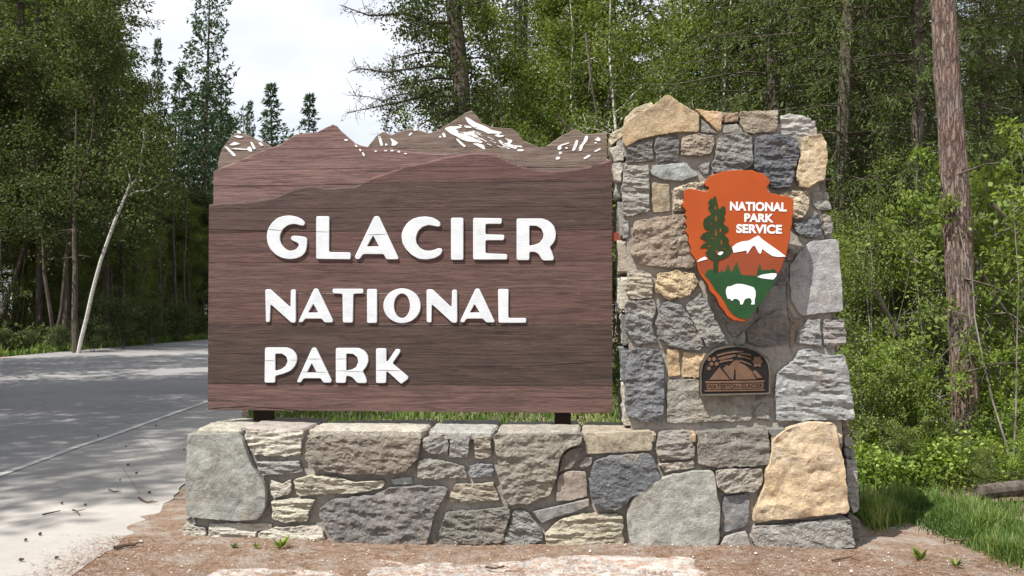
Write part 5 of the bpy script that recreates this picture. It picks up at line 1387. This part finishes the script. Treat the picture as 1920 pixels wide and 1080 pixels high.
# flat pale rock ledges set in the ground in front of the wall
def ledge_mat():
    t = NT('pale_ledge'); v = t.coords(); n = t.noise(v, 5, 7, .65); n2 = t.noise(v, 40, 5, .7)
    c = t.ramp(n, [(.3, (.27, .265, .26)), (.5, (.42, .40, .375)), (.7, (.56, .52, .46))])
    c = t.mix(t.ramp(n2, [(.28, .5), (.42, 0.0)]), c, (.25, .14, .09))
    n4 = t.noise(v, 11, 7, .75)
    c = t.mix(t.ramp(n4, [(.46, 0.0), (.58, .9)]), c, (.30, .20, .15))
    c = t.mix(t.ramp(n4, [(.30, .7), (.40, 0.0)]), c, (.20, .195, .19))
    t.bsdf(c, .9, .2, t.math('ADD', n, t.math('MULTIPLY', n2, .3)), .03)
    return t.m
LEDGE = ledge_mat()
def ledge(x_0, x_1, y_0, y_1, lab, lift, seed):
    """bedrock that breaks through the litter: it shows only where it stands above the ground"""
    A, B = on_z(x_0, y_0), on_z(x_1, y_1)
    cx, cy = (A.x + B.x) / 2, (A.y + B.y) / 2
    nx, ny = max(8, int(abs(B.x - A.x) / .025)), max(8, int(abs(B.y - A.y) / .025))
    V, F = [], []
    for i in range(nx + 1):
        for j in range(ny + 1):
            u, v = i / nx, j / ny
            x, y = A.x + (B.x - A.x) * u, A.y + (B.y - A.y) * v
            e = 1 - max(abs(u - .5), abs(v - .5) if y > B.y + .1 else 0) * 2
            p = Vector((x * 3.2 + seed, y * 5, seed))
            h = lift + .020 * noise.fractal(p, .8, 2.1, 5) + .008 * noise.noise(p * 5) - .05 * max(0, .25 - e) * 4
            V.append((x - cx, y - cy, gz(x, y) + h))
    for i in range(nx):
        for j in range(ny):
            F.append((i * (ny + 1) + j, (i + 1) * (ny + 1) + j, (i + 1) * (ny + 1) + j + 1, i * (ny + 1) + j + 1))
    me = bpy.data.meshes.new('rock_ledge'); me.from_pydata(V, [], F); me.update(); me.shade_smooth()
    if me.polygons[0].normal.z < 0: me.flip_normals()
    o = link('rock_ledge', me, LEDGE); o.location = (cx, cy, 0)
    tag(o, lab, 'flat rock', 'flat rocks in front of the wall')
ledge(960, 1400, 1030, 1180, 'largest flat pale rock ledge at the bottom centre of the photo', .012, 3)
ledge(690, 1000, 1034, 1180, 'flat pale rock ledge left of the largest one, in front of the wall', .006, 8)
ledge(380, 700, 1052, 1180, 'flat pale rock half buried in needles below the dark rough stone', .003, 21)

# needle litter, gravel
def ledge_free(p): return True
n = 16000
px = rng.uniform(60, 1920, n); py = 1000 + rng.random(n) ** 1.0 * 110
ok = px > np.interp(py, [1012, 1045, 1082, 1110], [245, 195, 135, 90]) - rng.exponential(22, n)
Pn = np.array([tuple(on_z(a, b)) for a, b in zip(px[ok], py[ok])])
m = 9000
px2 = rng.uniform(1200, 2000, m); py2 = rng.uniform(940, 1090, m)
Pn = np.concatenate([Pn, np.array([tuple(on_z(a, b)) for a, b in zip(px2, py2)])])
eg = np.array([(p.x, p.y) for p in edge]); k_ = rng.integers(0, len(eg) - 1, 5200); u_ = rng.random((5200, 1))
q_ = eg[k_] * (1 - u_) + eg[k_ + 1] * u_ + rng.normal(0, .16, (5200, 2))
Pn = np.concatenate([Pn, np.column_stack([q_, np.zeros(5200)])])
Pn = Pn[(Pn[:, 1] < -.02)]
Pn[:, 2] = [max(gz(a, b) + .006, .0115) for a, b in Pn[:, :2]]
ang = rng.random(len(Pn)) * 6.28
g = Geo(); g.cards(Pn, np.column_stack([np.cos(ang), np.sin(ang), rng.normal(0, .12, len(Pn))]), np.tile([0, 0, 1.], (len(Pn), 1)), rng.uniform(.02, .055, len(Pn)), rng.uniform(.002, .005, len(Pn)), rng.random(len(Pn)))
LITTER = leaf_mat('dry_needles', (.13, .065, .04), (.36, .21, .135), (.58, .47, .36), .05)
tag(link('needle_litter', g.mesh('needle_litter', LITTER)), 'scattered dry brown conifer needles on the ground', 'needle litter', None, 'stuff')
PEB = plain('pale_gravel', (.50, .46, .41), .9, .2, .3, 3)
g = Geo(); cnt = 330
px = rng.uniform(150, 1900, cnt); py = rng.uniform(1012, 1085, cnt)
for a, b in zip(px, py):
    p = on_z(a, b); s = rng.uniform(.003, .009) * (2 if rng.random() < .05 else 1)
    if p.y > -.03 or a < np.interp(b, [1012, 1045, 1082], [245, 195, 135]): continue
    z = gz(p.x, p.y) + .012
    th = rng.random() * 3; c_, s__ = math.cos(th), math.sin(th); e = rng.uniform(.6, 1)
    q = [(p.x + s * c_, p.y + s * s__, z), (p.x - s * e * s__, p.y + s * e * c_, z), (p.x - s * c_, p.y - s * s__, z), (p.x + s * e * s__, p.y - s * e * c_, z)]
    t_ = (p.x, p.y, z + s * .8)
    g.quads(np.array([[q[0], q[1], t_, t_], [q[1], q[2], t_, t_], [q[2], q[3], t_, t_], [q[3], q[0], t_, t_]]), rng.random())
tag(link('gravel', g.mesh('gravel', PEB)), 'small pale gravel scattered on the dirt', 'gravel', None, 'stuff')

# grass
def grass(name, pts, hmin, hmax, lab, mat=GRASS, wid=.0045, kind='stuff'):
    P = np.array(pts); n = len(P); g = Geo()
    a = rng.random(n) * 6.28; lean = rng.uniform(.05, .55, n); h = rng.uniform(hmin, hmax, n)
    pn = np.array([noise.noise(Vector((x * 2.6, y * 2.6, 7))) for x, y, z in pts]); h = h * np.clip(.85 + 1.3 * pn, .3, 1.7)
    D = np.column_stack([np.cos(a) * lean, np.sin(a) * lean, np.ones(n)]); D = unit(D)
    W = np.column_stack([-np.sin(a), np.cos(a), np.zeros(n)]) * wid * rng.uniform(.6, 1.4, (n, 1))
    M = P + D * (h * .55)[:, None]; T = P + D * h[:, None] + np.column_stack([np.cos(a), np.sin(a), -.4 * np.ones(n)]) * (h * lean * .5)[:, None]
    t = np.clip(rng.random(n) * .7 + .15 + pn * .6, 0, 1)
    g.quads(np.stack([P - W, P + W, M + W * .7, M - W * .7], 1), t); g.quads(np.stack([M - W * .7, M + W * .7, T, T], 1), t)
    return tag(link(name, g.mesh(name, mat)), lab, 'grass', None, kind)
pts = []
def edge_y(px): return 950 + (px - 1600) * .36
while len(pts) < 26000:
    px = random.uniform(1585, 2080); py = random.uniform(800, 1090)
    lim = np.interp(px, [1585, 1640, 1700, 1760, 1860, 1960, 2080], [948, 985, 968, 990, 1035, 1075, 1090])
    if py > lim + random.gauss(0, 7) or py < lim - abs(random.gauss(20, 45)) - 12: continue
    p = on_z(px, py)
    if p.y < .75 and p.x < xr + .12: continue
    if p.y > 7: continue
    if p.y > 1.6 and random.random() < .75: continue
    if noise.noise(Vector((p.x * 1.5, p.y * 1.5, 0))) < -.25 and random.random() < .8: continue
    pts.append((p.x, p.y, gz(p.x, p.y)))
grass('grass', pts, .03, .17, 'bright green grass growing right of the stone wall')
pts = []
for _ in range(40000):
    a = random.uniform(-5, 3); d = random.uniform(9.0, 28)
    p = place(a, d)
    if p.y < 1.4 or a < np.interp(d, [7, 9.3, 12, 15, 19, 28], [-2.2, -2.45, -3.2, -4.0, -4.8, -5.1]): continue
    pts.append((p.x, p.y, gz(p.x, p.y) if p.y < 8 else 0))
grass('grass', pts, .04, .2, 'green grass on the verge behind the sign', wid=.012)
pts = []
for _ in range(16000):
    d = random.uniform(14, 70); a = np.interp(d, [14, 32, 46, 60, 140], [-16.6, -16.1, -15, -13.2, -10.5]) - abs(random.gauss(0, .9)) - .05
    p = place(a, d); pts.append((p.x, p.y, 0))
grass('grass', pts, .06, .32, 'grass strip along the far side of the road', wid=.03)
# undergrowth carpets
def herb(name, pts, leaf, lab, mat):
    P = np.array(pts); n = len(P); g = Geo()
    g.cards(P, unit(rng.normal(0, 1, (n, 3))), rng.normal(0, .6, (n, 3)) + [0, 0, 1], leaf, leaf * .7, rng.random(n))
    return tag(link(name, g.mesh(name, mat)), lab, 'ground cover', None, 'stuff')
pts = []
while len(pts) < 60000:
    px = random.uniform(1590, 2200); d = random.uniform(7.6, 15)
    if d < 8.0 and px < 1780: continue; p = at_px(px, d)
    hmax = .22 + .7 * max(0, noise.noise(Vector((p.x * 1.3, p.y * 1.3, 4))) + .25)
    if p.y < .8 and p.x < xr + .2: continue
    if d < 8.6: hmax *= .5
    if random.random() > .6 + 1.2 * noise.noise(Vector((p.x * 2.2, p.y * 2.2, 1))) : continue
    if d < 8.9 and on_z(px, np.interp(px, [1585, 1640, 1700, 1760, 1860, 1960, 2080], [925, 962, 945, 967, 1010, 1050, 1070])).y > p.y: continue
    pts.append((p.x, p.y, random.random() ** .7 * hmax))
for _ in range(26000):
    px = random.uniform(1600, 2080); d = random.uniform(8.5, 10.8); p = at_px(px, d)
    if p.y < .8 and p.x < xr + .2: continue
    pts.append((p.x, p.y, random.random() ** .8 * (.18 + .4 * max(0, noise.noise(Vector((p.x * 2.3, p.y * 2.3, 9))) + .3))))
herb('undergrowth', pts, .045, 'low leafy undergrowth between the pillar and the pine', LEAF_BRIGHT)
pts = []
for _ in range(26000):
    d = random.uniform(14, 45); a = random.uniform(-1, .62 * d); p = place(a, d)
    pts.append((p.x, p.y, random.random() * (.2 + 1.1 * max(0, noise.noise(Vector((p.x * .7, p.y * .7, 4))) + .3))))
herb('undergrowth', pts, .11, 'leafy forest undergrowth in the wood behind the wall', LEAF_DULL_SHADED)
pts = []
for _ in range(45000):
    d = random.uniform(33, 75); a = -16.8 - random.random() ** 1.3 * 14 + (d - 33) * .05; p = place(a, d)
    pts.append((p.x, p.y, random.random() * (.3 + 1.3 * max(0, noise.noise(Vector((p.x * .5, p.y * .5, 4))) + .3))))
herb('undergrowth', pts, .2, 'leafy undergrowth in the forest across the road', LEAF_DULL_SHADED)

# weeds at the wall foot
def weed(px, py, s, lab):
    g = Geo(); n = 16
    a = rng.random(n) * 6.28
    C = np.zeros((n, 3)); D = np.column_stack([np.cos(a), np.sin(a), rng.uniform(.3, 1.6, n)])
    g.cards(C, D, np.tile([0, 0, 1.], (n, 1)) + rng.normal(0, .2, (n, 3)), s * rng.uniform(.6, 1.1, n), s * .28, rng.random(n))
    o = link('weed', g.mesh('weed', LEAF_BRIGHT if s > .05 else LEAF)); p = on_z(px, py); o.location = (p.x, p.y - .01, gz(p.x, p.y) + .004)
    tag(o, lab, 'weed', 'weeds at the foot of the wall')
weed(528, 1026, .10, 'largest leafy weed at the wall foot left of the dark rough stone')
weed(481, 1027, .05, 'middle small weed at the wall foot')
weed(441, 1027, .05, 'leftmost small weed at the wall foot')
for px, py, s, lab in ((1725, 1048, .10, 'flat grassy tuft on the bare dirt right of the wall'), (1790, 1062, .07, 'small grassy tuft on the dirt near the right grass edge')):
    weed(px, py, s, lab)

# cones and twigs lying on the asphalt
CONE = plain('cone_brown', (.09, .06, .045), .9, .1, .3, 40)
def cone(px, py, s, lab):
    s *= .55
    p = on_z(px, py); g = Geo(); q = np.linspace(0, 1, 7); a = rng.random() * 3.14
    dirv = np.array([math.cos(a), math.sin(a), 0])
    g.tube(np.outer(q - .5, dirv * s) , np.array([.1, .8, 1, .95, .8, .5, .1]) * s * .3, 8, .5)
    for k in range(5):
        for j in range(8):
            c = dirv * s * (k / 5 - .4); an_ = j * .785 + k * .4
            up = np.array([-dirv[1] * math.cos(an_), dirv[0] * math.cos(an_), math.sin(an_)])
            g.cards((c + up * s * .22)[None], (up + dirv * .5)[None], dirv[None], s * .18, s * .14, .5)
    o = link('pine_cone', g.mesh('pine_cone', CONE)); o.location = (p.x, p.y, .014 + s * .3)
    tag(o, lab, 'pine cone', 'cones fallen on the asphalt')
for px, py, s, lab in ((184, 820, .05, 'pine cone on the road beside the worn line, farthest back'), (293, 801, .05, 'pine cone nearest the worn line\'s far end'), (236, 840, .045, 'pine cone just right of the worn line in the shade'), (240, 875, .05, 'pine cone in the shade midway to the wall'), (256, 891, .05, 'pine cone in the shade left of the big grey stone'),
                       (225, 904, .04, 'small pine cone where the shade ends'), (280, 928, .055, 'pine cone at the edge of the dirt, right of the twigs'), (160, 951, .045, 'pine cone right of the long thin twig'), (116, 948, .05, 'pine cone above the long thin twig'), (75, 1007, .055, 'pine cone on the sunny pavement, bottom left'), (48, 1018, .05, 'pine cone on the sunny pavement nearest the left edge'), (40, 1056, .06, 'pine cone in the bottom left corner'), (106, 1052, .055, 'pine cone close to the bottom dirt edge'), (345, 846, .045, 'pine cone just left of the base wall top')):
    cone(px, py, s, lab)
def twig(pts, r_, lab):
    Q = np.array([tuple(on_z(a, b, .022)) for a, b in pts]); Q += rng.normal(0, .004, Q.shape); g = Geo(); g.tube(Q, np.linspace(r_, r_ * .5, len(Q)), 6, .5)
    m = Q[len(Q) // 2]; g.tube(np.stack([m, m + [.05, .03, .01]]), [r_ * .6, r_ * .3], 5, .5)
    c = Vector(Q.mean(0)); me = g.mesh('twig', CONE); me.transform(__import__('mathutils').Matrix.Translation(-c)); o = link('twig', me); o.location = c
    tag(o, lab, 'twig', 'twigs on the pavement')
twig([(80,965),(98,961),(115,957)], .007, 'long thin twig on the sunny pavement at left')
twig([(136,957),(144,960),(151,965)], .007, 'short twig beside the long thin one')
twig([(259,934),(275,940),(296,943)], .008, 'twig lying at the dirt edge nearest the wall')
twig([(203,918),(214,920),(224,924)], .006, 'faint twig at the end of the shade')
twig([(214,1028),(230,1024),(246,1022),(254,1021)], .014, 'thick dark stick on the dirt left of the wall')
twig([(910,1063),(928,1066),(945,1061)], .008, 'short dark stick on the pale rocks in front of the wall')
twig([(1560,1050),(1590,1046),(1612,1052)], .007, 'dark twig on the dirt in front of the pale bottom right stone')
twig([(1775,1012),(1800,1016),(1826,1010)], .008, 'dark stick at the grass edge on the right')

# shade from tree tops behind the viewpoint is left out on purpose: the sun reaches the wall freely
bpy.context.view_layer.update()
